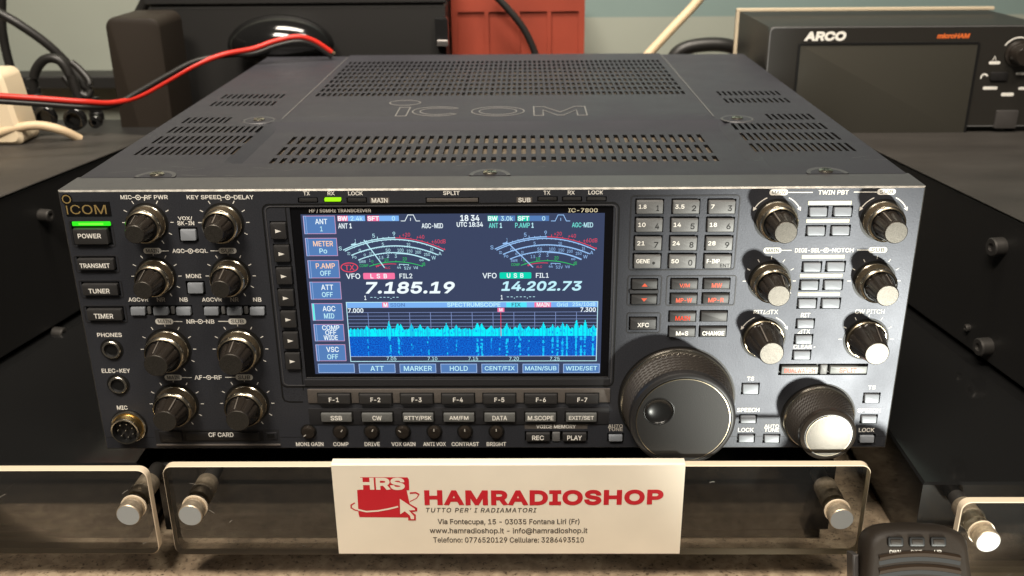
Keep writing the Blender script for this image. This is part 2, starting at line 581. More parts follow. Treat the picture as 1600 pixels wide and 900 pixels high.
# ================================================================== the transceiver
radio = thing('radio_transceiver', (0, 200, -11), 'large dark grey radio transceiver with lit colour screen and many knobs', 'radio')
holes = []                               # wells cut in the front panel (u0, v0, u1, v1)
ink = MB()                               # printing on the panel
TD = .10
def put(t, px, py, wp, hp=6.6, m='print_white', bold=.02, shear=0.0, d=TD, mb=None, space=1.0, y=0.0):
    u, v = P(px, py, y)
    a, c = WH(px, py, wp, hp, y)
    (mb or ink).text(t, u, v, a, c, d, m, bold, shear, space)
def hole_px(x0, y0, x1, y1):
    xm, ym = (x0 + x1) / 2, (y0 + y1) / 2
    u0, u1 = P(x0, ym)[0], P(x1, ym)[0]
    v1, v0 = P(xm, y0)[1], P(xm, y1)[1]
    holes.append((u0, v0, u1, v1))
    return u0, v0, u1, v1
def button(px, py, wp, hp, m, txt=(), proud=1.6, gap=1.7, hole=True, r=.5, name='push_button', c=.4, label=None, extra=None):
    u, v = P(px, py)
    a, k = WH(px, py, wp, hp)
    g = WH(px, py, gap, gap)
    if hole:
        holes.append((u - a / 2 - g[0], v - k / 2 - g[1], u + a / 2 + g[0], v + k / 2 + g[1]))
    b = MB()
    b.button(u, v, a, k, -1.7, proud, m, r=r, c=c, tilt=.20 * k if m == 'button_steel' else 0)
    for (t, dx, dy, tw, th, tm) in txt:
        put(t, px + dx, py + dy, tw, th, tm, d=proud + .05, mb=b)
    if extra:
        extra(b, u, v, a, k, proud + .05)
    return b.build(name, radio, label=label)

# ---- left column
def logo(b, u0, v0, u1, v1, d, m, ringc, ringr, sw):
    b.stroke(arc(ringc[0], ringc[1], ringr, 0, 360, 28)[:-1], sw, d, m, closed=True)
lx0, lz0 = P(104.5, 337.5); lx1, lz1 = P(171, 314.5)
b = MB()
b.button((lx0 + lx1) / 2, (lz0 + lz1) / 2, lx1 - lx0, lz1 - lz0, -.2, .35, 'black_gloss', r=.3, c=.15)
ru, rv = P(104.3, 311)
b.lathe(ru, rv, [(2.75, -.2), (2.75, .30), (2.6, .36)], 'black_gloss', 32)
b.stroke(arc(ru, rv, 1.95, 0, 360, 32)[:-1], .55, .42, 'print_gold', closed=True)
su, sv0 = P(106.6, 334.5); _, sv1 = P(106.6, 321)
b.rect(su - .3, sv0, su + .35, sv1, .42, 'print_gold')
put('COM', 138.5, 327, 56, 14.5, 'print_gold', bold=-.004, d=.42, mb=b)
b.build('maker_badge', radio)

def frame_ridge(pts_px, r=2.0, wd=.55, h=.22, m='frame_dark'):
    q = [P(*p) for p in pts_px]
    cu = sum(p[0] for p in q) / 4; cv = sum(p[1] for p in q) / 4
    wd_, ht_ = abs(q[1][0] - q[0][0]), abs(q[0][1] - q[3][1])
    ink.stroke(rrect(cu, cv, wd_, ht_, r), wd, 0.0, m, closed=True, h=h)
def frame_rect(x0, y0, x1, y1, r=1.2, wd=.55, h=.22, m='frame_dark'):
    xm, ym = (x0 + x1) / 2, (y0 + y1) / 2
    u0, u1, v1, v0 = P(x0, ym)[0], P(x1, ym)[0], P(xm, y0)[1], P(xm, y1)[1]
    ink.stroke(rrect((u0 + u1) / 2, (v0 + v1) / 2, u1 - u0, v1 - v0, r), wd, 0.0, m, closed=True, h=h)
frame_rect(111, 345, 177.5, 385)
b = MB()
u0, v0, u1, v1 = hole_px(113, 344.8, 174.5, 383)
lu0, lv0 = P(114, 352.6); lu1, lv1 = P(172.5, 345.6)
b.button((lu0 + lu1) / 2, (lv0 + lv1) / 2, lu1 - lu0, lv1 - lv0, -1.6, .9, 'lamp_green', r=.4, c=.4)
b.rect(lu0 + 3.4, (lv0 + lv1) / 2 - .5, lu1 - 3.4, (lv0 + lv1) / 2 + .5, .93, 'lamp_green_hot')
b.build('power_lamp', radio, label='glowing green power lamp')
button(144, 368, 53, 24, 'button_dark', [('POWER', -1.5, -1.5, 36, 7.4, 'print_white')], hole=False, proud=2.2)
for (cy, x0, x1, y0, y1, t, tw) in ((411.5, 117.5, 185, 399.5, 425, 'TRANSMIT', 47), (451, 125, 191, 438, 464.5, 'TUNER', 33), (490, 132.5, 197.5, 477.5, 503, 'TIMER', 30)):
    frame_rect(x0, y0, x1, y1)
    button((x0 + x1) / 2 + .3, cy, x1 - x0 - 11, 17, 'button_dark', [(t, -1, 1.5, tw, 7.4, 'print_white')], gap=2.2, proud=2.0)

# ---- dual knobs
def ticks(u, v, r0, k=1.0, angs=(0, 30, 60, 90, 120, 150, 180, 330, 300)):
    for a in angs:
        c, s_ = math.cos(math.radians(a)), math.sin(math.radians(a))
        ink.stroke([(u + c * r0, v + s_ * r0), (u + c * (r0 + 1.7 * k), v + s_ * (r0 + 1.7 * k))], .42, TD, 'print_white')
def pointer_ring(u, v):
    ink.stroke(arc(u, v, 1.15, 0, 360, 20)[:-1], .42, TD, 'print_white', closed=True)
    ink.lathe(u, v, [(.45, TD), (.44, TD + .001)], 'print_white', 10)
    for s_ in (-1, 1):
        ink.stroke([(u + s_ * 1.2, v), (u + s_ * 3.0, v)], .4, TD, 'print_white')
def flute(n, depth, sharp=6):
    return lambda a, d: 1 - depth * max(0.0, math.cos(n * a)) ** sharp
def inner_knob(u, v, parent, r0, r1, d0, d1, turn=0.0, nf=9):
    b = MB()
    fl = flute(nf, .085, 3)
    cut = lambda a, d: fl(a + turn, d) if d < d1 - 1.4 else 1
    b.lathe(u, v, [(r0 + .5, d0), (r0 + .5, d0 + .9), (r0, d0 + 1.3), (r0 - .1, d0 + 1.8), (r1 + .15, d1 - 1.5), (r1, d1 - 1.0), (r1, d1 - .55), (r1 - .3, d1 - .15)],
            'knob_dark', 72, rf=cut, cap=False)
    b.lathe(u, v, [(r1 - .3, d1 - .15), (r1 - .5, d1)], 'knob_face', 72, cap=False)
    b.poly([(u + (r1 - .5) * math.cos(2 * PI * j / 72), v + (r1 - .5) * math.sin(2 * PI * j / 72)) for j in range(72)], d1, 'knob_face')
    # raised white pointer on the flank
    a = PI / 2 + turn
    ca, sa = math.cos(a), math.sin(a)
    px_ = lambda r, o, d: (u + r * ca - o * sa, v + r * sa + o * ca, d)
    ra, rb = r0 + .25, r1 + .35
    b.add([px_(ra, -.3, d0 + 1.6), px_(ra, .3, d0 + 1.6), px_(rb, .3, d1 - 1.2), px_(rb, -.3, d1 - 1.2)], 'pointer')
    return b.build('inner_knob', parent, smooth=40)
def dual_knob(px, py, tr, R, tip=19.0, turn=0.3, arrows=False, tick=True):
    u, v = P(px, py)
    b = MB()
    b.lathe(u, v, [(R * 1.0, 0), (R * 1.0, .25), (R * .93, .3)], 'well_black', 48, cap=True)
    r = R * .90
    b.lathe(u, v, [(r, .25, 'gunmetal_rim'), (r, 1.3, 'gunmetal_rim'), (r - .35, 1.7, 'knurl'), (r - .45, 6.6, 'gunmetal_rim'), (r - .45, 7.3, 'gunmetal_rim'),
                   (r - 1.1, 8.3, 'gunmetal'), (r - 1.6, 8.6, 'black_gloss'), (r - 2.1, 8.3)], 'black_gloss', 64,
            rf=lambda a, d: 1 - (.012 if 1.6 < d < 6.65 and int(a * 64 / PI + .5) % 2 else 0))
    kn = b.build('dual_knob', radio, smooth=30)
    inner_knob(u, v, kn, (r - 2.6), tr, 7.0, tip, turn)
    if tick:
        ticks(u, v, R + .9, angs=(0, 30, 60, 90, 120, 150, 180, 330, 300))
    return u, v
R1, R2 = 10.2, 12.0
XL = (-169.6, -131.8)
kn = {}
for (px, py, R, tp, tn) in ((231.3, 347.5, R1, 18.5, .35), (349.8, 347.5, R1, 17.5, .1), (244.6, 431.3, R1, 19.5, .3), (360.6, 431, R1, 18.6, .05),
                            (263.4, 545.5, R2, 19.5, .15), (375.9, 545.2, R2, 18.5, .05), (276.2, 630.8, R2, 19.0, -.4), (386.2, 630, R2, 19.0, .2)):
    dual_knob(px, py, 4.8 if R == R1 else 6.1, R, tp, tn)
def pill(t, px, py, wp=25, hp=8.6):
    u, v = P(px, py)
    a, c = WH(px, py, wp, hp)
    ink.poly(rrect(u, v, a * 1.04, c * 1.06, c / 2, 6), TD, 'print_white')
    put(t, px, py, wp * .74, hp * .64, 'print_black', .006, d=TD + .06)
def hline(x0, x1, py):
    ink.stroke([P(x0, py), P(x1, py)], .45, TD, 'print_white')
put('MIC', 197, 308, 17.5); pointer_ring(*P(215.8, 308.4)); put('RF PWR', 244, 308, 36.5)
put('KEY SPEED', 318.7, 308, 54); pointer_ring(*P(355.8, 308.2)); put('DELAY', 381, 308, 31)
put('VOX/', 289.3, 341.3, 22.5, 6.8); put('BK-IN', 290.5, 348.6, 26, 6.4)
pill('MAIN', 238.2, 391.8, 27); hline(252, 264, 392); put('AGC', 278.8, 392, 19); pointer_ring(*P(297.5, 392.2)); put('SQL', 315, 392, 19.5)
hline(329, 343, 391.8); pill('SUB', 355.6, 391.6, 27)
put('MONI', 302.6, 431.2, 24)
for x, t, tw in ((216, 'AGCVR', 31), (251.6, 'NR', 13), (287, 'NB', 13), (331, 'AGCVR', 31), (366.4, 'NR', 13), (402, 'NB', 13)):
    put(t, x, 468, tw, 6.6, 'print_white' if t != 'NR' else 'print_grey')
pill('MAIN', 256.8, 502.2, 27); hline(270, 285, 502.2); put('NR', 298, 502.3, 13); pointer_ring(*P(313, 502.3)); put('NB', 328.5, 502.3, 13)
hline(341, 357, 502); pill('SUB', 370.8, 502, 27)
pill('MAIN', 270.8, 589.7, 26); hline(284, 300, 589.7); put('AF', 310, 589.7, 12); pointer_ring(*P(326.2, 589.7)); put('RF', 340.8, 589.7, 12)
hline(352, 369, 589.4); pill('SUB', 381.6, 589.4, 26)
put('PHONES', 171.2, 523.2, 38.5); put('ELEC-KEY', 181.2, 579.2, 44.5); put('MIC', 191, 636.8, 16.5); 
button(294.7, 366.5, 24, 16.5, 'button_steel', gap=3.0)
button(306, 449.5, 24, 15, 'button_steel', gap=3.0)
for (xs, sep) in (((216.4, 251.6, 287.4), (233.5, 270)), ((330.8, 366.6, 402.4), (349, 384.5))):
    u0, v0, u1, v1 = hole_px(xs[0] - 13.5, 477, xs[2] + 13.5, 492.5)
    for x in xs:
        button(x, 485.5, 22.5, 11.5, 'button_steel', hole=False)
    for x in sep:
        button(x, 484.8, 5.5, 11, 'button_grey', hole=False, proud=.4, c=.2, name='button_divider')

# ---- jacks and microphone socket
for px, py in ((175, 545.5), (185.2, 600.5)):
    u, v = P(px, py)
    b = MB()
    b.lathe(u, v, [(6.0, 0), (6.0, .3), (5.6, .35)], 'well_black', 40)
    b.lathe(u, v, [(4.9, .3, 'nickel'), (4.9, 1.3, 'nickel'), (4.6, 1.6, 'nickel'), (3.7, 1.6, 'well_black'), (3.5, 1.2, 'well_black'), (3.2, .4)], 'well_black', 40)
    b.build('jack_socket', radio)
u, v = P(202, 665.5)
b = MB()
b.lathe(u, v, [(9.9, 0), (9.9, .3), (9.4, .35)], 'well_black', 48)
b.lathe(u, v, [(9.3, .3, 'nickel'), (9.3, 1.2, 'nickel'), (8.6, 1.5, 'brass'), (7.9, 1.5, 'brass'), (7.8, 6.0, 'gunmetal_rim'), (7.4, 6.6, 'gunmetal_rim'), (6.7, 6.6, 'well_black'),
               (6.6, 3.0)], 'black_plastic', 48, rf=lambda a, d: 1 - .012 * (1.6 < d < 6 and int(a * 60 / PI) % 2))
for k in range(8):
    a = 2 * PI * k / 7 + .4
    pu, pv = (u + 4.1 * math.cos(a), v + 4.1 * math.sin(a)) if k < 7 else (u, v)
    b.lathe(pu, pv, [(.55, 2.9), (.55, 5.2), (.3, 5.6)], 'nickel', 10)
b.build('microphone_socket', radio)

# ---- card slot
u0, v0 = P(245, 696); u1, v1 = P(436, 671)
b = MB()
b.rect(u0, v0, u1, v1, .06, 'frame_dark')
b.button((u0 + u1) / 2, v0 + .5, u1 - u0, 1.0, -.3, .9, 'band_bronze', r=.1, c=.2)
a0, b0 = P(251, 689); a1, b1 = P(284, 673)
b.button((a0 + a1) / 2, (b0 + b1) / 2, a1 - a0, b1 - b0, -.3, 1.0, 'black_plastic', r=.3)
a0, b0 = P(287, 689); a1, b1 = P(411, 673.5)
b.rect(a0, b0, a1, b1, .1, 'well_black')
b.button((a0 + a1) / 2, (b0 + b1) / 2, a1 - a0 - 4, b1 - b0 - 1.2, -.3, .8, 'black_plastic', r=.3)
put('CF CARD', 346, 678, 39, 7, d=.86, mb=b)
a0, b0 = P(416.5, 686); a1, b1 = P(432.5, 675)
b.button((a0 + a1) / 2, (b0 + b1) / 2, a1 - a0, b1 - b0, -.3, .7, 'frame_dark', r=.2)
b.rect(a0 + .9, b0 + .9, a1 - 1.2, b1 - .9, .73, 'well_black')
b.build('card_slot', radio)

# ---- status lamps above the screen
def status(x0, y0, x1, y1, m, proud=-.2, lit=False):
    u0, v0, u1, v1 = hole_px(x0, y0, x1, y1)
    b = MB()
    b.button((u0 + u1) / 2, (v0 + v1) / 2, u1 - u0 - 1.0, v1 - v0 - .8, -1.6, proud, m, r=.3, c=.2)
    b.build('status_lamp', radio, label='lit yellow green receive lamp' if lit else None)
for x0, x1 in ((465.5, 497), (541.5, 573.5)):
    status(x0, 308.6, x1, 317, 'button_dark')
status(505.5, 308.2, 534, 315.8, 'lamp_rx', .5, True)
for x0, x1 in ((839.5, 871.5), (878, 909.5), (916, 948)):
    status(x0, 307, x1, 315, 'button_dark')
status(665, 308.6, 748.5, 317.3, 'band_bronze')
for t, x, y, tw in (('TX', 479, 302, 10.5), ('RX', 517.3, 302, 11), ('LOCK', 555.5, 302, 23), ('SPLIT', 705.2, 301.6, 26), ('TX', 854.5, 301, 10.5), ('RX', 892.6, 300.8, 11), ('LOCK', 930.8, 300.6, 23)):
    put(t, x, y, tw, 6.2)
for t, x, y, tw in (('MAIN', 593.2, 313, 25), ('SUB', 819.4, 312.4, 19.5)):
    u, v = P(x, y); a, c = WH(x, y, tw + 5, 9)
    ink.poly(rrect(u, v, a, c), TD * .5, 'band_bronze')
    put(t, x, y, tw, 7)

# ---- screen
SZ = dict(u0=-98.6, u1=60.9, v0=43.3, v1=137.3)
holes.append((SZ['u0'], SZ['v0'], SZ['u1'], SZ['v1']))
b = MB()
# groove lines of the screen frame and the key strip
fr = [P(410, 400)[0], 29.2, 63.6, 139.4]
ink.stroke(rrect((-112 + 63.6) / 2, (38.0 + 139.0) / 2, 63.6 + 112, 139.0 - 38.0, 3.2), .8, 0.0, 'well_black', closed=True, h=.12)
ink.stroke(rrect((-110.7 + 62.3) / 2, (39.0 + 138.0) / 2, 62.3 + 110.7, 138.0 - 39.0, 2.5), .45, 0.0, 'bezel_paint', closed=True, h=.35)
ink.poly(rrect(-105.6, 34.0, 12.0, 9.8, 0), .05, 'panel_paint')
ink.stroke([(-112, 60), (-112, 32), (-111.2, 29.9), (-109, 29.1), (-101.5, 29.1)], .8, .13, 'well_black')
ink.stroke([(-100.6, 36), (-100.6, 137.4)], .55, .02, 'well_black', h=.1)
# inner bezel of the screen (a dark sloping frame)
b.loft([(rrect(-18.85, 90.3, 159.5, 94.0), -.02), (rrect(-18.85, 90.3, 159.2, 93.7), -.72)], 'black_plastic', cap=False)
b.rect(-98.4, 43.5, 60.7, 137.1, -.75, 'glass_black')
put('HF / 50MHz TRANSCEIVER', 531, 330.0, 97, 6.2, 'print_grey', d=-.68, mb=b, bold=.02)
put('IC-7800', 911, 329.2, 46, 6.4, 'print_cream', d=-.68, mb=b, bold=.015)
bez = b.build('screen_bezel', radio)
ink.button(-18.85, 40.6, 161.5, 4.0, -.1, .5, 'frame_dark', r=.4, c=.3)

SD = -.66
s = MB()
class _L: pass
def sq(x0, y0, x1, y1, m, k=1):
    xm, ym = (x0 + x1) / 2, (y0 + y1) / 2
    a, c = WH(xm, ym, x1 - x0, y1 - y0)
    u, v = P(xm, ym)
    s.rect(u - a / 2, v - c / 2, u + a / 2, v + c / 2, SD + .04 * k, m)
    return u - a / 2, v - c / 2, u + a / 2, v + c / 2
def st(t, px, py, wp, hp, m, k=3, bold=.012, shear=0.0, space=1.0):
    put(t, px, py, wp, hp, m, bold, shear, SD + .04 * k, s, space)
s.rect(-93.6, 45.4, 56.7, 133.6, SD, 'px_navy')
for cx, cy, ww, hh, l1, l2, l3 in ((499, 352, 50, 28.5, 'ANT', '1', 0), (502, 386.6, 49.5, 28.2, 'METER', 'Po', 0), (505.6, 421.4, 49, 28, 'P.AMP', 'OFF', 0), (508.4, 454.8, 48.5, 27.5, 'ATT', 'OFF', 0),
                               (511.2, 488.2, 48, 27, 'AGC', 'MID', 0), (514, 520.6, 47, 26.6, 'COMP', 'OFF', 'WIDE'), (516.8, 552, 46.5, 26, 'VSC', 'OFF', 0)):
    u0, v0, u1, v1 = sq(cx - ww / 2, cy - hh / 2, cx + ww / 2, cy + hh / 2, 'px_key_pink', 1)
    s.rect(u0 + .3, v0 + .3, u1 - .3, v1 - .3, SD + .08, 'px_key')
    s.rect(u0 + .2, v0, u0 + 1.5, v1, SD + .12, 'px_key_hi')
    s.rect(u0 + .5, v0 + .3, u0 + 1.3, v1 - .3, SD + .16, 'px_agc' if l1 == 'AGC' else 'px_key')
    if l3:
        st(l1, cx + 2.5, cy - 8, 27, 7.6, 'px_wht', 5); st(l2, cx + 2.5, cy - .3, 17, 7.4, 'px_wht', 5); st(l3, cx + 2.5, cy + 7.6, 22, 7.4, 'px_wht', 5)
    else:
        w1 = dict(ANT=19, METER=31, ATT=19, AGC=20, VSC=19.5).get(l1, 30)
        w2 = {'1': 3.6, 'Po': 12, 'OFF': 17, 'MID': 16}[l2]
        st(l1, cx + 2.5, cy - 5.4, w1, 8.2, 'px_orng' if l1 in ('METER', 'P.AMP') else 'px_wht', 5); st(l2, cx + 2.8, cy + 6, w2, 7.8, 'px_pale', 5)
for cx, t, tw in ((525.3, '', 0), (589, 'ATT', 21), (652.8, 'MARKER', 44), (716.8, 'HOLD', 28), (780.8, 'CENT/FIX', 47), (845, 'MAIN/SUB', 49), (908.5, 'WIDE/SET', 49)):
    u0, v0, u1, v1 = sq(cx - 28.5, 569.2, cx + 28.5, 583.4, 'px_key_hi', 1)
    s.rect(u0 + .35, v0 + .35, u1 - .35, v1 - .35, SD + .08, 'px_key')
    if t:
        st(t, cx, 576.3, tw, 7.8, 'px_pale', 5)
# headers of the two receivers
def header(x, blue, t1, cbw, txtm, sft):
    sq(x - 5, 337.6, x + 38, 346, 'px_key' if blue else 'px_strip', 1)
    sq(x - 5, 337.6, x + 11, 346, 'px_teal' if blue else 'px_pink', 2)
    st('BW', x + 3, 341.8, 15, 7.2, 'px_wht', 4, .03); st(t1, x + 25, 341.8, 19, 7.2, 'px_pale', 4)
    sq(x + 41.5, 337.6, x + 91, 346, 'px_key' if blue else 'px_strip', 1)
    sq(x + 41.5, 337.6, x + 60, 346, 'px_teal' if blue else 'px_pink', 2)
    st('SFT', x + 51, 341.8, 18, 7.2, 'px_wht', 4, .03); st('0', x + 82.5, 341.8, 5, 6.8, 'px_pale', 4)
    c = [P(x + a, y_) for a, y_ in ((94, 345.8), (100.5, 345.8), (105, 336.4), (113.5, 336.4), (118, 345.8), (124, 345.8))]
    s.stroke(c, .34, SD + .08, 'px_' + txtm)
    s.stroke([P(x + 109.2, 341), P(x + 109.2, 345.6)], .3, SD + .08, 'px_' + txtm)
header(532, False, '2.4k', 0, 'wht', 0)
header(767, True, '3.0k', 0, 'pale2', 0)
st('ANT', 535.5, 353.6, 15, 8, 'px_wht', 2); st('1', 547.5, 353.4, 3.4, 7.8, 'px_wht', 2, .03)
st('AGC-MID', 675.3, 353.3, 33.5, 7.8, 'px_wht', 2)
st('18 34', 734, 341.2, 30, 9.6, 'px_wht', 2, .025); st('UTC 18:34', 734, 351.2, 41, 7.6, 'px_wht', 2, .02)
st('ANT', 771, 352.8, 14.5, 7.8, 'px_teal_txt', 2); st('1', 782.6, 352.8, 3.4, 7.8, 'px_pale', 2, .03)
st('P.AMP', 816.4, 352.6, 23, 7.8, 'px_teal_txt', 2); st('1', 832.2, 352.6, 3.4, 7.8, 'px_pale', 2, .03)
st('AGC-', 903, 352, 18.5, 7.6, 'px_teal_txt', 2); st('MID', 919.6, 352, 14.5, 7.6, 'px_pale', 2)
# the analogue meters
def meter(dx, dy, c1, needle, cr):
    q = lambda a, b_: P(470 + a / 5.625 + dx, 320 + b_ / 5.625 + dy)
    def par(p0, pm, p1, n=26, t0=0., t1=1.):
        x0, y0 = p0; xm, ym = pm; x1, y1 = p1
        A = np.array([[x * x, x, 1] for x in (x0, xm, x1)])
        k = np.linalg.solve(A, np.array([y0, ym, y1]))
        xs = np.linspace(x0 + (x1 - x0) * t0, x0 + (x1 - x0) * t1, n)
        return [(x, k[0] * x * x + k[1] * x + k[2]) for x in xs]
    def draw(pts, wd, m):
        s.stroke([q(*p) for p in pts], wd, SD + .06, m)
    def tk(p, ln, wd, m, up=-1):
        lean = (p[0] - 815) / 1400
        s.stroke([q(*p), q(p[0] + lean * ln, p[1] + up * ln)], wd, SD + .07, m)
    A = ((370, 402), (815, 294), (1268, 400))
    draw(par(*A, t1=.51), .50, c1); draw(par(*A, t0=.51), .36, cr)
    for i, t in enumerate(np.linspace(.12, .99, 17)):
        p = par(*A, n=2, t0=t, t1=t + .001)[0]
        tk(p, 22 if i in (0, 4, 8) else 11, .3, c1 if t < .53 else cr)
    B2 = ((385, 411), (815, 308), (1252, 411)); draw(par(*B2), .50, c1)
    for t in np.linspace(.10, .92, 19):
        tk(par(*B2, n=2, t0=t, t1=t + .001)[0], 9, .26, c1, 1)
    B = ((442, 448), (830, 364), (1206, 444)); draw(par(*B), .50, c1)
    for t in np.linspace(.12, .97, 46):
        tk(par(*B, n=2, t0=t, t1=t + .001)[0], 10, .22, c1, 1)
    C = ((503, 490), (830, 424), (1135, 492)); draw(par(*C), .50, c1)
    draw(par((830, 434), (990, 448), (1128, 496)), .30, c1)
    for t in np.linspace(.14, .5, 11):
        tk(par(*C, n=2, t0=t, t1=t + .001)[0], 9, .24, c1, 1)
    G = ((600, 545), (840, 504), (1070, 545)); draw(par(*G), .36, 'px_grn')
    for t in (.08, .3, .5, .66, .99):
        tk(par(*G, n=2, t0=t, t1=t + .001)[0], 12, .26, 'px_grn')
    draw(par((660, 543), (748, 525), (838, 525), 10), .34, cr)
    draw([(665, 553), (660, 541), (685, 545)], .3, cr)
    draw([(862, 526), (948, 530)], .32, c1)
    for x in (865, 905, 945):
        tk((x, 527), 12, .28, c1, 1)
    draw([(440, 355), (470, 348), (488, 352)], .7, c1)
    def tx(t, a, b_, w_, h_, m, bold=0.0):
        u, v = q(a, b_)
        e, f = WH(470 + a / 5.6 + dx, 320 + b_ / 5.6 + dy, w_ / 5.625, h_ / 5.625)
        s.text(t, u, v, e, f, SD + .09, m, bold)
    for t, a, b_, w_, h_, m in (('1', 478, 322, 10, 34, c1), ('5', 638, 275, 22, 34, c1), ('9', 817, 258, 22, 36, c1), ('+20', 925, 266, 68, 32, cr), ('+40', 1050, 285, 68, 32, cr), ('+60dB', 1210, 325, 124, 36, cr),
                                ('S', 345, 387, 26, 34, c1), ('ID', 420, 432, 24, 24, c1), ('0', 517, 403, 18, 24, c1), ('5', 720, 350, 18, 26, c1), ('10', 945, 352, 30, 26, c1), ('15', 1150, 398, 26, 28, c1), ('A', 1222, 432, 28, 30, c1),
                                ('Po', 470, 463, 36, 26, c1), ('0', 560, 444, 16, 22, c1), ('10', 612, 430, 22, 24, c1), ('50', 765, 403, 40, 28, c1), ('100', 875, 402, 54, 28, c1), ('150', 955, 410, 50, 26, c1), ('200', 1030, 420, 50, 26, c1),
                                ('250', 1108, 440, 52, 26, c1), ('W', 1167, 468, 38, 30, c1), ('SWR', 540, 503, 58, 24, c1), ('1', 605, 490, 8, 24, c1), ('1.5', 705, 468, 38, 26, c1), ('2', 765, 455, 18, 28, c1), ('3', 833, 455, 18, 28, c1), ('oo', 1060, 490, 36, 16, c1),
                                ('COMP', 553, 538, 76, 24, 'px_grn'), ('0', 627, 500, 16, 22, 'px_grn'), ('10', 750, 487, 34, 26, 'px_grn'), ('20', 912, 478, 36, 28, 'px_grn'), ('dB', 1078, 525, 28, 28, 'px_grn'), ('ALC', 760, 557, 50, 20, cr),
                                ('44', 862, 553, 34, 24, c1), ('52V', 938, 560, 60, 26, c1), ('Vd', 1008, 556, 38, 24, c1)):
        tx(t, a, b_, w_, h_, m)
    s.stroke([q(*needle[0]), q(*needle[1])], .52, SD + .13, c1)
meter(0, 0, 'px_pale', ((553, 312), (735, 556)), 'px_redg')
meter(237.3, -1.6, 'px_pale2', ((495, 356), (707, 562)), 'px_redg')
u, v = P(545.6, 418.5)
a, c = WH(545.6, 418.5, 26, 14)
s.stroke([(u + a / 2 * math.cos(t), v + c / 2 * math.sin(t)) for t in np.linspace(0, 2 * PI, 32)[:-1]], .5, SD + .06, 'px_redg', closed=True)
st('TX', 545.8, 418.6, 15, 8.5, 'px_redg', 2)
for x, f, col, mt in ((0, 'FIL2', 'px_pink', 'LSB'), (213.4, 'FIL1', 'px_teal', 'USB')):
    st('VFO', 551.5 + x, 432.2 - (.9 if x else 0), 22, 8.4, 'px_wht', 2)
    u, v = P(592 + x, 432 - (.9 if x else 0)); a, c = WH(592, 432, 49.5, 9.8)
    s.poly(rrect(u, v, a, c, .6), SD + .05, col)
    st(mt, 591.5 + x, 432 - (.9 if x else 0), 26, 7.2, 'px_wht', 3, .02, space=1.7)
    st(f, 634 + x, 431.8 - (.9 if x else 0), 20, 7.4, 'px_wht', 2)
    st('1', 570.5 + x * 1.0, 466 - (.8 if x else 0), 3, 6.8, 'px_wht', 2, .02)
    st('--.---.--', 600.5 + x, 466.3 - (.8 if x else 0), 44, 3.0, 'px_pale', 2, .03)
st('7.185.19', 640.3, 450.2, 139, 18.6, 'px_wht', 2, .035, shear=.20)
st('14.202.73', 846.7, 447.5, 124, 15.2, 'px_pale', 2, .035, shear=.20)
# spectrum scope
X0, X1 = 543.0, 934.0
def xs(f, py): 
    l = 540 + (py - 473) * (548.5 - 540) / (565 - 473); r = 934.2 - (py - 473) * 2.6 / 92
    return l + (r - l) * f
FR = [P(xs(0, 473), 473.2), P(xs(1, 471.5), 471.6), P(xs(1, 564), 564), P(xs(0, 565), 565)]
gu0, gu1 = (FR[0][0] + FR[3][0]) / 2, (FR[1][0] + FR[2][0]) / 2
V = lambda py: P(738, py)[1]
gx = lambda f: gu0 + (gu1 - gu0) * f
s.rect(gu0, V(565), gu1, V(472.5), SD + .03, 'px_navy2')
s.rect(gu0, V(481.2), gu1, V(472.5), SD + .05, 'px_strip')
s.stroke([(gu0, V(565)), (gu1, V(565)), (gu1, V(472.5)), (gu0, V(472.5))], .38, SD + .10, 'px_pale', closed=True)
st('SPECTRUM', 724, 476.7, 51, 6.6, 'px_pale', 4, .02); st('SCOPE', 766, 476.7, 32, 6.6, 'px_pale', 4, .02)
sq(597, 473, 606.5, 481, 'px_pink', 3); st('M', 602, 477, 6, 6.4, 'px_wht', 5, .03); st('SIGN', 621, 477, 23, 5.6, 'px_key', 4, .02)
sq(791, 473, 823, 480.6, 'px_fixc', 3); st('FIX', 806.5, 476.6, 14, 6, 'px_navy', 5)
sq(835, 473, 861, 480.6, 'px_pink', 3); st('MAIN', 848.5, 476.5, 20, 6.4, 'px_wht', 5, .02)
st('Grid', 878.5, 476.4, 17, 6.2, 'px_pale', 5); st('25k/10dB', 912.5, 476.2, 36, 6.6, 'px_pale', 5)
st('7.000', 555.5, 485.8, 24, 7, 'px_wht', 4, .02); st('7.300', 919, 484.3, 24, 7, 'px_wht', 4, .02)
yb, yt = V(526), V(488.6)
for k in range(1, 12):
    x = gx(k / 12)
    s.stroke([(x, yb), (x, yt)], .26, SD + .06, 'px_grid')
for k in range(6):
    y_ = yt + (V(518) - yt) * k / 5.4
    s.stroke([(gu0, y_), (gu1, y_)], .22, SD + .06, 'px_grid')
peaks = [(.075, .35), (.165, .8), (.20, .72), (.215, .5), (.255, .55), (.285, .5), (.32, .36), (.36, .25), (.395, .58), (.435, .5), (.52, .62), (.55, .6), (.595, .42),
         (.615, .3), (.665, .25), (.61, .2), (.612, .5), (.637, .75), (.665, .75), (.71, .3), (.745, .62), (.78, .45), (.795, .3), (.815, .65), (.835, .5), (.875, .95), (.893, .45), (.912, .85), (.948, .4), (.975, .28)]
peaks = [(.075, .35), (.165, .72), (.200, .66), (.212, .55), (.255, .55), (.29, .5), (.32, .34), (.395, .58), (.435, .45), (.52, .66), (.537, .62), (.575, .4), (.637, .6),
         (.61, .2), (.690, .6), (.672, .25), (.725, .3), (.785, .62), (.822, .45), (.842, .3), (.862, .62), (.88, .5), (.917, .95), (.937, .45), (.952, .85), (.985, .4)]
NC = 300
top = V(498)
base_h = (V(514.5) - yb)
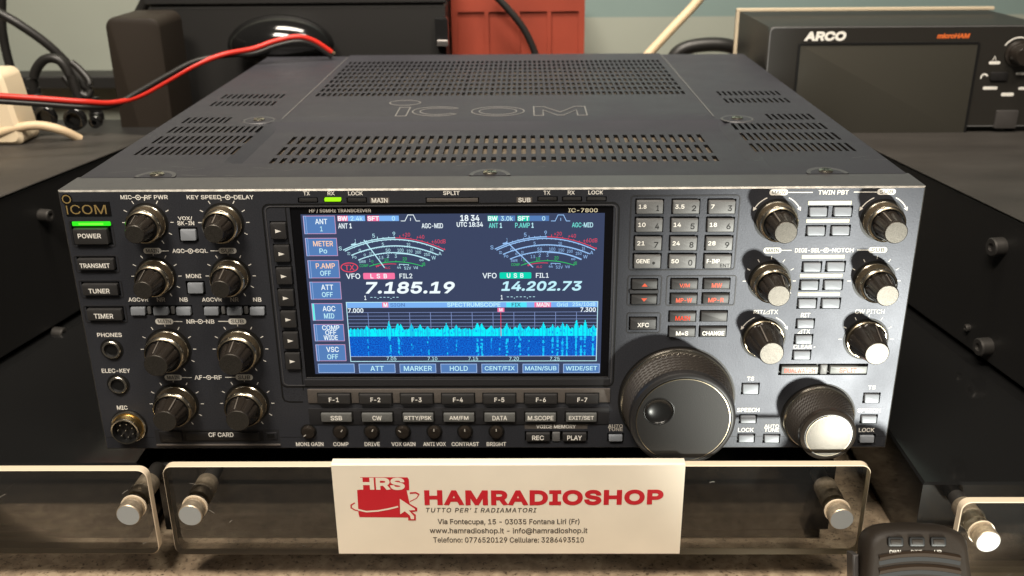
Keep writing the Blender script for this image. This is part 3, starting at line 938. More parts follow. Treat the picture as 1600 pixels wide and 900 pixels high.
for i in range(NC):
    f0, f1 = i / NC, (i + 1) / NC
    h = base_h * (1 + .16 * random.uniform(-1, 1))
    fm = (f0 + f1) / 2
    for pf, ph in peaks:
        h = max(h, base_h * .9 + ph * (top - yb - base_h) * 1.15 * max(0, 1 - abs(fm - pf) / .012) * random.uniform(.85, 1))
    s.rect(gx(f0), yb, gx(f1), yb + h, SD + .08, 'px_cyan' if random.random() < .6 else 'px_cyan2')
    if random.random() < .5:
        y0_ = yb + h * random.uniform(.15, .6)
        s.rect(gx(f0), y0_, gx(f1), y0_ + h * random.uniform(.1, .35), SD + .085, random.choice(('px_cyan2', 'px_streak', 'px_streak2')))
wb, wt = V(557.3), yb
s.rect(gu0 + .2, wb, gu1 - .2, wt, SD + .07, 'px_waterfall')
for pf, ph in peaks:
    f = pf
    strong = ph > .58 or pf > .77
    y_ = wt
    while y_ > wb + .3:
        ln = random.uniform(.35, 1.6)
        if random.random() < (.85 if pf > .77 else .62 if strong else .4):
            wd = random.uniform(.25, .75) * (1.9 if strong else 1.0)
            x = gx(f) + random.uniform(-.35, .35) * (1 if pf < .77 else .3)
            s.rect(x - wd / 2, max(wb, y_ - ln), x + wd / 2, y_, SD + .10, 'px_streak' if random.random() < (.75 if strong else .45) else 'px_streak2')
        y_ -= ln * random.uniform(.6, 1.2)
s.stroke([(gu0, wb), (gu1, wb)], .25, SD + .11, 'px_line')
for t, px in (('7.05', 611.5), ('7.10', 675.6), ('7.15', 739.3), ('7.20', 803.2), ('7.25', 866.8)):
    st(t, px, 561, 15, 5.6, 'px_pale', 4, 0)
mx_ = P(782.6, 505)[0]
s.stroke([(mx_, yb), (mx_, yt)], .3, SD + .12, 'px_redg')
sq(777.3, 481.6, 788, 488, 'px_pink', 3); st('M', 782.6, 484.6, 5, 5, 'px_wht', 5, .02)
s.build('display', radio, smooth=0)

# ---- screen soft keys on the left strip
for (cx, cy, ww) in ((436, 359.5, 25), (441.2, 395, 25), (444.8, 430, 25), (447.8, 464, 25), (451.6, 497.5, 24.5), (455.2, 530.5, 24.2), (458.3, 562.6, 24)):
    def tri(b, u, v, a, k, d):
        b.poly([(u - 1.5, v - 1.0), (u + 1.5, v), (u - 1.5, v + 1.0)], d, 'print_white')
    button(cx, cy, ww - 1, 25, 'button_dark', gap=1.6, extra=tri, proud=1.8)

# ---- function, mode and voice keys
b = MB()
b.button(-18.2, 32.75, 160.6, 8.2, -.1, .8, 'band_bronze', r=.4, c=.25)
b.build('key_rail', radio)
for i, x in enumerate((523, 587.6, 651.7, 716, 780.4, 845, 909.4)):
    def blk(bb, u, v, a, k, d): pass
    b = MB()
    u, v = P(x, 620.6); a, k = WH(x, 620.6, 50, 14)
    b.button(u, v, a + 1.2, k + 1.0, .2, 1.0, 'well_black', r=.3, c=.1)
    b.button(u, v, a, k, .2, 2.6, 'button_dark', r=.4, c=.35)
    put('F-%d' % (i + 1), x, 621, 15.5, 7, d=2.66, mb=b)
    b.build('push_button', radio)
b = MB()
b.button(-18.5, 20.3, 161.0, 10.2, -.1, .5, 'frame_dark', r=.4, c=.25)
b.build('key_rail', radio)
for x, t, tw in ((526.6, 'SSB', 18), (590, 'CW', 14.5), (653.8, 'RTTY/PSK', 42), (717.4, 'AM/FM', 30), (781, 'DATA', 23), (844.6, 'M.SCOPE', 40), (908, 'EXIT/SET', 39)):
    b = MB()
    u, v = P(x, 650); a, k = WH(x, 650, 47.5, 12.5)
    b.button(u, v + .15, a + 1.6, k + 1.5, .2, .62, 'well_black', r=.3, c=.1)
    b.button(u, v, a, k, .2, 2.2, 'button_mode', r=.4, c=.35)
    put(t, x, 650, tw, 7.2, d=2.26, mb=b)
    b.build('push_button', radio)
for x, t, tw, lx, tn in ((482.4, 'MONI GAIN', 43, 484, 2.2), (532, 'COMP', 24, 532.6, -.6), (581, 'DRIVE', 24, 581.6, -.4), (629.8, 'VOX GAIN', 37.5, 630.4, .8), (678.8, 'ANTI VOX', 35.5, 679, 0), (726.7, 'CONTRAST', 43, 727, 0), (775.6, 'BRIGHT', 30.5, 775.6, 0)):
    u, v = P(x, 673.8)
    b = MB()
    b.lathe(u, v, [(4.4, 0), (4.4, .25), (4.1, .3)], 'well_black', 36)
    b.lathe(u, v, [(3.7, .25), (3.6, 1.6), (3.2, 2.3), (2.0, 2.5), (1.2, 2.4)], 'knob_dark', 40, rf=lambda a_, d_: 1 - (.06 * max(0, math.cos(10 * a_)) ** 2 if .3 < d_ < 2.1 else 0))
    ca, sa = math.cos(PI / 2 + tn), math.sin(PI / 2 + tn)
    b.stroke([(u + 1.3 * ca, v + 1.3 * sa), (u + 3.0 * ca, v + 3.0 * sa)], .5, 2.52, 'print_grey', h=.15)
    b.build('small_knob', radio)
    put(t, lx, 693.8, tw, 6.4)
u, v = P(868.8, 666.6); a, k = WH(868.8, 666.6, 98, 7)
ink.poly(rrect(u, v, a, k), TD * .5, 'band_bronze'); put('VOICE MEMORY', 868.8, 666.4, 62, 5.8)
hole_px(820, 673.6, 918.5, 688.6)
button(840.6, 681.4, 37, 12, 'button_dark', [('REC', 0, .3, 18.5, 7.2, 'print_white')], hole=False)
button(897.5, 681.4, 37, 12, 'button_dark', [('PLAY', 0, .3, 23, 7.2, 'print_white')], hole=False)
button(869, 682, 12, 13.5, 'button_grey', hole=False, proud=.8, name='button_divider')
put('AUTO', 961.5, 665.6, 23, 5.4, 'print_grey'); put('TUNE', 961.5, 670.8, 23, 5.4, 'print_grey')
button(961.7, 683.4, 21, 8.6, 'button_steel', gap=2.4)

# ---- keypad
frame_ridge(((984, 305.5), (1154, 306), (1152, 421), (982.5, 421.5)), 1.6)
rows = ((322.6, (1015, 1071.6, 1127.4), (('1.8', '1'), ('3.5', '2'), ('7', '3'))), (350.8, (1014, 1069.2, 1125.3), (('10', '4'), ('14', '5'), ('18', '6'))),
        (379.6, (1012.5, 1067.5, 1123), (('21', '7'), ('24', '8'), ('28', '9'))), (407.5, (1011, 1065.6, 1120.8), (('GENE', '.'), ('50', '0'), ('F-INP', 'ENT'))))
for y_, cols, tt in rows:
    for x, (t1, t2) in zip(cols, tt):
        w1 = {'GENE': 21, 'F-INP': 20, '1.8': 12, '3.5': 14.5, '7': 5.5}.get(t1, 11.5)
        tx = [(t1, -21 + 3.5 + w1 / 2, -1.5, w1, 6.6, 'print_white')]
        if t2 == 'ENT':
            tx.append((t2, 10.5, 5.2, 15, 5.6, 'print_black'))
        elif t2 == '.':
            tx.append((t2, 9.5, 1.5, 4.5, 4.5, 'print_black'))
        else:
            tx.append((t2, 12, 1, 6.6 if t2 != '1' else 4, 9, 'print_black'))
        button(x, y_, 41, 20, 'button_grey', tx, gap=2.0, proud=1.9)
frame_rect(980.5, 431, 1033, 477); frame_rect(1041.5, 431, 1149, 477); frame_rect(979.5, 489, 1031.5, 520)
for py, sgn in ((443.4, 1), (466.8, -1)):
    def tri2(b, u, v, a, k, d, sgn=sgn):
        q = [(u - 1.5, v - .9 * sgn), (u + 1.5, v - .9 * sgn), (u, v + .9 * sgn)]
        b.poly(q if sgn > 0 else q[::-1], d, 'print_red')
    button(1006.8 if sgn > 0 else 1005.8, py, 39.5, 14, 'button_dark', gap=1.8, extra=tri2)
u, v = P(1006, 455); a, k = WH(1006, 455, 46, 6)
ink.button(u, v, a, k, -.1, .9, 'frame_dark', r=.3, c=.25)
for x, y_, t, tw, tm in ((1069, 443.2, 'V/M', 16, 'print_red'), (1119.3, 442.8, 'MW', 16, 'print_red'), (1068, 466, 'MP-W', 25, 'print_red'), (1117.8, 465.6, 'MP-R', 24, 'print_red'), (1066, 494, 'MAIN', 23, 'key_lit'),
                         (1115, 493.4, '', 0, ''), (1065, 517.6, 'M=S', 19, 'print_white'), (1113.6, 517.4, 'CHANGE', 34, 'print_white')):
    button(x, y_, 40.5, 14.6, 'button_dark', [(t, 0, 1.3, tw, 6.8, tm)] if t else (), gap=1.8)
button(1004.4, 505, 40, 17, 'button_dark', [('XFC', 0, .8, 18, 6.8, 'print_white')], gap=2.0)

# ---- right hand section
pill('MAIN', 1216.8, 300.5, 28); hline(1232, 1270, 300.5); put('TWIN PBT', 1302.3, 300.4, 47.5, 7); hline(1334, 1371, 300); pill('SUB', 1385, 299.6, 28)
pill('MAIN', 1207, 391.2, 27); hline(1221, 1237, 391); put('DIGI-SEL', 1261.8, 391, 39.5, 6.8); pointer_ring(*P(1290.8, 390.9)); put('NOTCH', 1317, 390.8, 33.5, 6.8); hline(1339, 1357, 390.6); pill('SUB', 1371.6, 390.4, 28)
for (x0, y0, x1, y1, t) in ((1263, 314, 1330.5, 320, 1), (1260, 342.2, 1327, 347.8, 1), (1253, 398.3, 1319.5, 403.8, 0), (1250, 427.8, 1316, 433, 0), (1246.8, 456.8, 1312, 461.8, 0)):
    u0, u1 = P(x0, (y0 + y1) / 2)[0], P(x1, (y0 + y1) / 2)[0]
    v0, v1 = P(1290, y1)[1], P(1290, y0)[1]
    ink.rect(u0, v0, u1, v1, TD, 'print_cream')
for (x, y_) in ((1278, 330.6), (1316.2, 330.2), (1274.5, 360.4), (1312.8, 360), (1268.2, 416.8), (1305.2, 416.2), (1264.2, 445.2), (1301.2, 444.8), (1260.8, 473.8), (1297.6, 473.6)):
    button(x, y_, 27, 12.5, 'button_steel', gap=2.6)
def arrows(u, v, R):
    for a0, a1, sg in ((150, 115, 1), (30, 65, -1)):
        p = arc(u, v, R + 1.6, a1, a0, 10)
        ink.stroke(p, .5, TD, 'print_white')
        a = math.radians(a0)
        e = np.array([u + (R + 1.6) * math.cos(a), v + (R + 1.6) * math.sin(a)])
        t = np.array([-math.sin(a), math.cos(a)]) * sg
        n = np.array([math.cos(a), math.sin(a)])
        q = [tuple(e + t * 1.9), tuple(e + n * 1.0), tuple(e - n * 1.0)]
        if (q[1][0] - q[0][0]) * (q[2][1] - q[0][1]) - (q[1][1] - q[0][1]) * (q[2][0] - q[0][0]) < 0:
            q = [q[0], q[2], q[1]]
        ink.poly(q, TD, 'print_white')
for px, py, tn, ar in ((1212.3, 343.3, .5, 1), (1378, 343.2, .45, 1), (1202, 439, -.5, 0), (1365.6, 438.7, -.3, 0)):
    u, v = dual_knob(px, py, 5.6, 10.8, 20.0, tn, tick=not ar)
    if ar:
        arrows(u, v, 10.8)
def single_knob(px, py, R, tip, turn, label=None):
    u, v = P(px, py)
    b = MB()
    b.lathe(u, v, [(R, 0), (R, .25), (R * .94, .3)], 'well_black', 48)
    b.lathe(u, v, [(R * .90, .25), (R * .90, 1.5), (R * .86, 2.0)], 'gunmetal', 64)
    kn_ = b.build('control_knob', radio)
    inner_knob(u, v, kn_, R * .80, 6.2, 1.8, tip, turn, nf=8)
    return u, v
u, v = single_knob(1192.6, 528.2, 11.6, 18.5, .35); arrows(u, v, 11.2)
u, v = single_knob(1352.9, 529.8, 11.6, 17.5, -.3); ticks(u, v, 12.4)
put('RIT/', 1186.5, 487.4, 18, 7); put('TX', 1209.5, 487.3, 13, 7)
tu, tv = P(1198.6, 487.6); ink.stroke([(tu - 1.4, tv - .95), (tu + 1.1, tv + 1.0), (tu + 1.1, tv - .95)], .38, TD, 'print_white', closed=True)
put('CW PITCH', 1359, 486.6, 46, 7)
put('RIT', 1258.6, 492.2, 14.5); put('TX', 1260, 517.8, 12); put('CLEAR', 1254, 541.8, 29)
tu, tv = P(1250, 518); ink.stroke([(tu - 1.0, tv - .95), (tu + .9, tv + 1.0), (tu + .9, tv - .95)], .38, TD, 'print_white', closed=True)
for x, y_ in ((1258, 505.4), (1255.2, 529.8), (1252.4, 554.3)):
    button(x, y_, 25.5, 11.5, 'button_steel', gap=2.4)
u, v = P(1272.5, 542); ink.lathe(u, v, [(.4, TD), (.39, TD + .001)], 'print_white', 10)
hole_px(1216.5, 568.2, 1355.5, 586)
button(1249, 577.8, 57.5, 12, 'button_mode', [('DUALWATCH', 0, .2, 48, 6.8, 'print_red')], hole=False, proud=.9)
button(1325.2, 577.2, 58, 12, 'button_mode', [('SPLIT', -1, .2, 27, 7, 'print_red')], hole=False, proud=.9)
button(1286.8, 576.8, 11, 15, 'button_grey', hole=False, proud=.6, name='button_divider')
for t, tx_, ty, tw, bx, by, bw, bh in (('TS', 1172.6, 591.5, 11, 1172.4, 607, 24, 13.5), ('SPEECH', 1169, 640.4, 35, 1168.6, 654.4, 23.5, 9.6), ('LOCK', 1165.3, 671.5, 24.5, 1165.6, 684.4, 23.5, 9.6),
                                       ('AUTO', 1205.7, 665.8, 23, 1205.4, 684.8, 22.5, 9.6), ('TS', 1362.2, 605.2, 11.5, 1361.6, 621.6, 22.5, 12), ('SPEECH', 1357.8, 641, 36, 1357.2, 654.4, 23, 9.6), ('LOCK', 1354, 671.7, 24.5, 1354, 685, 22, 9.6)):
    put(t, tx_, ty, tw, 6.4 if t != 'AUTO' else 5.6)
    if t == 'AUTO':
        put('TUNE', tx_, 671.8, 23, 5.6)
    button(bx, by, bw, bh, 'button_steel', gap=2.4)

# ---- dials
def knurl_rf(n, amp):
    return lambda a, d: 1
def dial(name, px, py, R0, R1_, R2_, h, face_m, dimple=None):
    u, v = P(px, py)
    b = MB()
    b.lathe(u, v, [(R0 + .9, 0), (R0 + .9, .25), (R0 + .4, .3)], 'well_black', 72)
    b.lathe(u, v, [(R0, .25, 'knob_dark'), (R0, 1.6, 'gunmetal_rim'), (R0 - .5, 2.6, 'gunmetal_rim'), (R0 - 1.6, 3.0, 'well_black'), (R0 - 1.9, 3.4)], 'well_black', 96, cap=False)
    root = b.build(name, radio)
    b = MB()
    n, m = 120, 13
    ra, rb = R0 - 1.3, R1_ + .3
    d0, d1 = 3.1, h - 4.2
    i0 = len(b.v)
    for k in range(m + 1):
        t = k / m
        for j in range(n):
            a = 2 * PI * (j + .5 * (k % 2)) / n
            q = (ra + (rb - ra) * t) * (1 + (.012 if (j % 2) ^ (k % 2 and 1) else -.010) * (0 < k < m))
            b.v.append(b.F(u + q * math.cos(a), v + q * math.sin(a), d0 + (d1 - d0) * t))
    for k in range(m):
        for j in range(n):
            x, y = i0 + k * n + j, i0 + k * n + (j + 1) % n
            if k % 2:
                x2, y2 = i0 + (k + 1) * n + j, i0 + (k + 1) * n + (j + 1) % n
                x2, y2 = (i0 + (k + 1) * n + (j + 1) % n), (i0 + (k + 1) * n + (j + 2) % n)
                x2, y2 = i0 + (k + 1) * n + j, i0 + (k + 1) * n + (j + 1) % n
            else:
                x2, y2 = x + n, y + n
            b.f.append([x, y, y2, x2]); b.m.append('dial_rubber')
    b.build('rubber_grip', root, smooth=0)
    b = MB()
    b.lathe(u, v, [(rb - .2, d1 - .2), (R1_ + .5, d1 + .2), (R1_ + .5, h - 2.0), (R1_ + .1, h - .8), (R1_ - .9, h - .1), (R2_ + 1.1, h), (R2_ + .8, h - .5), (R2_ + .35, h - .5)], 'black_plastic' if dimple else 'knob_dark', 96, cap=False)
    b.lathe(u, v, [(R2_ + .35, h - .5, 'gunmetal'), (R2_ + .3, h + .05, 'gunmetal'), (R2_, h + .1)], face_m, 96, cap=not dimple)
    if dimple:
        du, dv, dr = dimple
        n = 96
        ring = lambda cu, cv, r, d: [(cu + r * math.cos(2 * PI * j / n), cv + r * math.sin(2 * PI * j / n), d) for j in range(n)]
        o, i = ring(u, v, R2_, h + .1), ring(du, dv, dr, h + .1)
        for j in range(n):
            k = (j + 1) % n
            b.add([o[j], o[k], i[k], i[j]], face_m)
    fo = b.build('dial_cap', root, smooth=30)
    if dimple:
        b = MB()
        b.lathe(du, dv, [(dr + .25, h + .05), (dr + .2, h + .3), (dr - .2, h + .38), (dr - .5, h + .15)] + [((dr - .5) * math.cos(t), h + .15 - 2.0 * math.sin(t) ** 1.0) for t in np.linspace(.06, 1.5, 10)], 'dimple_black', 64)
        b.build('finger_dimple', fo if False else root, smooth=50)
    return u, v
mu, mv = P(1057, 623.5)
fu, fv = at(1029.5, 643.0, -23.2)[0], at(1029.5, 643.0, -23.2)[2]
dial('main_dial', 1057, 623.8, 30.2, 26.6, 23.6, 23, 'dial_face', (float(fu), float(fv), 7.6))
dial('sub_dial', 1277.6, 651, 19.0, 14.2, 11.4, 20.5, 'knob_face')

# ---- front panel body, with its wells
b = MB()
b.grid(-HW + .8, .8, HW - .8, H - .8, holes, 0.0, 'panel_paint', 1.7, 'well_black', 'well_black')
o = rrect(0, H / 2, 2 * HW, H); i_ = rrect(0, H / 2, 2 * HW - 1.6, H - 1.6)
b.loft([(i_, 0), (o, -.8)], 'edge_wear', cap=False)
b.v[-8:] = b.v[-8:]
b.loft([(o, -24.0), (o, -.8)], 'bezel_paint', cap=False)
fp = b.build('front_panel', radio)
# the loft above is drawn from back to front so that its normals look outwards
gy = P(800, 682.5)[1]
for a0, a1 in ((-211.2, -184.5), (-116, -98), (62.5, 66.5), (118, 134), (137.6, 146.5), (149.5, 157), (196.5, 211.2)):
    ink.stroke([(a0, gy), (a1, gy)], .3, .03, 'well_black')
ink.build('panel_lettering', fp, smooth=0)

# ---- the cover
TOP = lambda u, v, d: (u, v, H + d)
slots = []
def row(u0, u1, v0, v1, n, fill=.48):
    p = (u1 - u0) / n
    for k in range(n):
        a = u0 + p * (k + (1 - fill) / 2)
        slots.append((round(a, 2), v0, round(a + p * fill, 2), v1))
for sgn in (-1, 1):
    def srow(a, c, v0, v1, n):
        if sgn < 0: row(-c, -a, v0, v1, n)
        else: row(a, c, v0, v1, n)
    srow(144, 201.5, 70, 89, 15); srow(144, 201.5, 97, 115, 15); srow(144, 201.5, 124, 141, 15); srow(171, 201.5, 151, 168, 8)
    srow(154, 199.5, 205, 220, 12); srow(154, 199.5, 231, 246, 12)
for v0, v1 in ((58.5, 77.5), (84.5, 103.5), (110.5, 130)):
    row(-126, 126, v0, v1, 45)
for k in range(9):
    row(-132, 132, 232 + k * 17.5, 232 + k * 17.5 + 11.5, 66, .58)
def ramp(x, a, b_):
    return min(1.0, max(0.0, (x - a) / (b_ - a)))
def cz(u, v):
    e = 0.0
    pan = min(ramp(u, -145.5, -139), ramp(-u, -145.5, -139), ramp(v, 50, 58), ramp(-v, -153, -141))
    e -= 4.2 * pan
    rid = min(ramp(u, -138.5, -136.5), ramp(-u, -138.5, -136.5), ramp(v, 154, 158))
    e += 1.0 * rid
    return e
YF = 22.5
b = MB(TOP)
b.grid(-HW + 1.5, YF, HW - 1.5, D, slots, 0, 'cover_paint', 1.1, 'well_black', None, cz,
       (-145.5, -139, 139, 145.5, -138.5, -136.5, 138.5, 136.5), (50, 58, 141, 153, 154, 158))
for sgn in (-1, 1):        # rolled side edges and side walls
    x0 = sgn * (HW - 1.5)
    q = [(x0, 0), (sgn * (HW - .6), -.4), (sgn * HW, -1.5), (sgn * HW, -H + 4)]
    for k in range(3):
        f4 = [(q[k][0], YF, q[k][1]), (q[k][0], D, q[k][1]), (q[k + 1][0], D, q[k + 1][1]), (q[k + 1][0], YF, q[k + 1][1])]
        b.add(f4 if sgn < 0 else f4[::-1], 'cover_paint')
b.add([(-HW, D, -H + 4), (-HW, D, -1.5), (-HW + 1.5, D, 0), (HW - 1.5, D, 0), (HW, D, -1.5), (HW, D, -H + 4)], 'cover_paint')
cov = b.build('top_cover', radio, smooth=20)
b = MB(TOP)                # what shows through the vents
b.rect(-HW + 3, 30, HW - 3, D - 3, -9.0, 'vent_inner')
b.rect(-135, 40, 135, 190, -6.2, 'vent_inner')
for k in range(24):
    b.block(-130 + k * 11, 228, -8.6, -130 + k * 11 + 2.2, 395, -5.2, 'vent_inner', .2)
b.build('heat_sink', radio)
b = MB(TOP)
b.grid(-HW + .8, .8, HW - .8, YF - .5, [], -.02, 'bezel_paint', 1, 'bezel_paint')
b.add([(-HW + .8, YF - .5, -.02), (HW - .8, YF - .5, -.02), (HW - .8, YF - .5, -1.0), (-HW + .8, YF - .5, -1.0)][::-1], 'seam')
b.rect(-HW + .8, YF - .6, HW - .8, YF + .4, -.6, 'seam')
b.build('bezel_top', radio)
b = MB(lambda u, v, d: (u, v, d))
b.block(-HW + 2, 2, 0.6, HW - 2, D - 2, 12, 'black_plastic', .5)
b.build('bottom_plate', radio)
for fx in (-180, 180):
    for fy in (45, 380):
        b = MB(lambda u, v, d: (u, v, d))
        b.lathe(fx, fy, [(11, 1.0), (12, -2), (11, RISER_Z + 1), (10, RISER_Z + .2)], 'black_plastic', 24)
        b.build('foot', radio)
# embossed maker name on the cover
b = MB(TOP)
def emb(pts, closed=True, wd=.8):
    b.stroke(pts, wd, 1.0, 'edge_glint_scratch', closed, h=.35)  # paler colour paints the light caught by the raised letter edges
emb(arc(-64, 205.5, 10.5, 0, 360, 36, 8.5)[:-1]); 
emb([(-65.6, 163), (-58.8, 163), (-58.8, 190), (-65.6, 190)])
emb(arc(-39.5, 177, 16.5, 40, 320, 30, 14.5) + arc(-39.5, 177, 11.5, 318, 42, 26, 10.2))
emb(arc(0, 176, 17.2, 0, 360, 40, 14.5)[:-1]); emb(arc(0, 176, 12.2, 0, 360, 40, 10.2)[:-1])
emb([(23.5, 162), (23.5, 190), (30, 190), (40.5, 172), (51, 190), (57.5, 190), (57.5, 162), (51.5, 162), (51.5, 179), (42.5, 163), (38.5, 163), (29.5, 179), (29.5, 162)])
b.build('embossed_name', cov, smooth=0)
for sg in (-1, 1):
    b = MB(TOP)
    b.stroke([(sg * 137.6, 158), (sg * 137.6, D - 8)], .5, .75, 'edge_glint_scratch', h=.15)  # pale strip paints the light caught along the ridge
    b.build('ridge_glint', cov, smooth=0)
b = MB(TOP)
random.seed(11)
for k in range(26):                          # fine scratches in the paint
    x, y_ = random.uniform(-200, 200), random.uniform(26, 56) if k < 16 else random.uniform(140, 226)
    if any(a - 3 < x < c_ + 3 and b_ - 3 < y_ < e_ + 3 for a, b_, c_, e_ in slots) or y_ > 130 and abs(x) > 134:
        continue
    a, ln = random.gauss(0, .35), random.uniform(3, 16)
    if 45 < y_ < 160 and abs(x) < 146: continue
    zz = 1.02 if y_ > 150 else .02
    b.stroke([(x, y_), (x + ln * .5 * math.cos(a), y_ + ln * .5 * math.sin(a) + random.uniform(-.4, .4)), (x + ln * math.cos(a), y_ + ln * math.sin(a))], .16, zz, 'edge_glint_scratch')
o_ = b.build('paint_scratches', cov, smooth=0)
o_['kind'] = 'stuff'
for (x, y_, half) in ((-172, 24, True), (-.5, 24, True), (171, 24, True), (-152, 157, False), (151.5, 153, False)):
    b = MB(TOP)
    if half:
        o = [(x + 10.5 * math.cos(t), YF + .2 + 12 * math.sin(t)) for t in np.linspace(0, PI, 24)]
        i_ = [(x + 8.5 * math.cos(t), YF + .2 + 9.5 * math.sin(t)) for t in np.linspace(0, PI, 24)]
        for k in range(23):
            b.add([(*o[k], .05), (*o[k + 1], .05), (*o[k + 1], .5), (*o[k], .5)], 'bezel_paint')
            b.add([(*o[k], .5), (*o[k + 1], .5), (*i_[k + 1], .25), (*i_[k], .25)], 'bezel_paint')
        b.poly(i_, .24, 'cover_paint')
        c = (x, YF + 4.2)
    else:
        b.lathe(x, y_, [(10.5, .02, 'bezel_paint'), (9.8, .55, 'bezel_paint'), (8.8, .3)], 'cover_paint', 32)
        c = (x, y_)
    b.lathe(c[0], c[1], [(3.6, .2), (3.6, 1.1), (3.0, 1.5), (1.4, 1.6)], 'gunmetal_rim', 24)
    for t in (0, PI / 2):
        ca, sa = math.cos(t + .6), math.sin(t + .6)
        b.stroke([(c[0] - 2 * ca, c[1] - 2 * sa), (c[0] + 2 * ca, c[1] + 2 * sa)], .8, 1.62 + .01 * (t > 0), 'well_black')
    b.build('cover_screw', radio)

# ================================================================== risers, acrylic plates, card
XYZ = lambda u, v, d: (u, v, d)
def riser(x0, x1, y0, y1, label):
    b = MB(XYZ)
    b.block(x0, y0, COUNTER_Z + 8, x1, y1, RISER_Z, 'riser_black', 1.2)
    b.block(x0 + 3, y0 + 4, COUNTER_Z + .1, x1 - 3, y1 - 4, COUNTER_Z + 7.9, 'riser_black', .4)
    return b.build('display_riser', None, label, 'riser', 'black display risers', smooth=0)
riser(-189, 189, 6, 430, 'wide glossy black riser under the large radio')
riser(-520, -199, 6, 330, 'glossy black riser at the left under the black equipment box')
riser(229, 560, -14, 380, 'glossy black riser at the right under the box with the small black controller')

def plate(x0, x1, z0, z1, y0, studs, label, yr):
    t = thing('acrylic_plate', ((x0 + x1) / 2, y0 + 2.5, z0), label, 'acrylic plate', 'clear acrylic plates in front of the risers')
    b = MB()
    cu, cv, wd, ht = (x0 + x1) / 2, (z0 + z1) / 2, x1 - x0, z1 - z0
    O = lambda k: rrect(cu, cv, wd - 2 * k, ht - 2 * k, 5.0 - k, 6)
    b.loft([(O(.35), -(y0 + 5)), (O(0), -(y0 + 4.6)), (O(0), -(y0 + .4)), (O(.35), -y0)], 'acrylic_edge', mcap='acrylic')
    n0 = len(b.v)
    b.poly(O(.35)[::-1], -(y0 + 5), 'acrylic')
    rs = random.Random(int(x0))
    for k in range(9):                   # handling scratches
        sx, sy, an = rs.uniform(x0 + 8, x1 - 8), rs.uniform(z0 + 6, z1 - 6), rs.uniform(-.7, .7)
        ln = rs.uniform(1.5, 5)
        b.stroke([(sx, sy), (sx + ln * .5, sy + ln * .5 * math.tan(an) + .2), (sx + ln, sy + ln * math.tan(an))], .14, -(y0 - .05), 'print_grey')
    b.build('sheet', t, smooth=30)
    for (u, v) in studs:
        b = MB()
        b.lathe(u, v, [(4.2, -yr, 'screw_metal'), (4.2, -(y0 + 23), 'steel_brushed'), (5.6, -(y0 + 22.6)), (5.9, -(y0 + 22)), (5.9, -(y0 + 5.1))], 'steel_brushed', 40, cap=True)
        b.lathe(u, v, [(5.9, -(y0 - .1)), (5.9, -(y0 - 2.2)), (5.3, -(y0 - 2.6)), (5.3, -(y0 - 3.4)), (6.2, -(y0 - 3.6)), (6.2, -(y0 - 8.2)), (5.8, -(y0 - 8.7))], 'steel_brushed', 40, mcap='cap_alu')
        b.lathe(u, v, [(5.95, -(y0 - .1)), (6.7, -(y0 - .1)), (6.7, -(y0 - 1.1)), (5.95, -(y0 - 1.1))], 'acrylic_edge', 40, cap=False)
        b.build('standoff', t)
    return t
PY = -30.0
x0, z1 = P(252, 729, PY); x1, _ = P(1362, 733, PY); _, z0 = P(800, 867, PY)
c0, c1_ = P(297, 806, PY - 8.7), P(1315.5, 812, PY - 8.7)
plate(x0, x1, z0, z1, PY, [c0, c1_], 'clear acrylic plate with two round metal studs behind the white card', 6)
lx, _ = P(232, 760, PY); cl = P(200, 805.5, PY - 8.7)
lz1 = P(100, 735, PY)[1]; lz0 = P(100, 866, PY)[1]
plate(-420, lx, lz0, lz1, PY, [cl], 'clear acrylic plate at the left edge with one round stud in view', 6)
rx, _ = P(1496, 830, PY - 15); rz1 = P(1560, 785, PY - 15)[1]; cr_ = P(1544.5, 847, PY - 23.7)
plate(rx, 520, rz1 - 55, rz1, PY - 15, [cr_], 'clear acrylic plate at the right edge beside the microphone', -14)

# card clipped over the middle plate
CY = PY - .7
ku0 = P(524, 800, CY)[0]; ku1 = P(1066, 800, CY)[0]
kv0 = P(800, 864.5, CY)[1]; kv1 = P(800, 729, CY)[1] + .9
b = MB()
def yc(u, v):      # a slightly warped sheet
    return -.9 * math.exp(-((v - kv1 + 2.4) / .9) ** 2) * 0 + .9 * math.sin((u - ku0) / (ku1 - ku0) * PI) * math.sin((v - kv0) / (kv1 - kv0) * PI) + .25
nu, nv = 24, 10
for i in range(nu):
    for j in range(nv):
        a0, a1 = ku0 + (ku1 - ku0) * i / nu, ku0 + (ku1 - ku0) * (i + 1) / nu
        e0, e1 = kv0 + (kv1 - kv0) * j / nv, kv0 + (kv1 - kv0) * (j + 1) / nv
        b.add([(a0, e0, -CY + yc(a0, e0)), (a1, e0, -CY + yc(a1, e0)), (a1, e1, -CY + yc(a1, e1)), (a0, e1, -CY + yc(a0, e1))], 'card')
for (d0, v0_, d1, v1_) in ((-CY + .25, kv1, -CY - .9, kv1 + .7), (-CY - .9, kv1 + .7, -CY - 5.2, kv1 + .7), (-CY - 5.2, kv1 + .7, -CY - 6.2, kv1 - 5)):
    b.add([(ku0, v0_, d0), (ku1, v0_, d0), (ku1, v1_, d1), (ku0, v1_, d1)], 'card')
card = b.build('sign_card', None, 'white shop card with red logo folded over the middle acrylic plate', 'sign', smooth=40)
b = MB(lambda u, v, d: (u, -(d + yc(u, v)), v))
K = lambda px, py: P(px, py, CY)
def kt(t, px, py, wp, hp, m, bold=0.0, shear=0.0, space=1.0):
    put(t, px, py, wp, hp, m, bold, shear, -CY + .16, b, space, CY)
kt('HAMRADIOSHOP', 849.5, 775.8, 373, 23.5, 'card_red', .05, space=1.06)
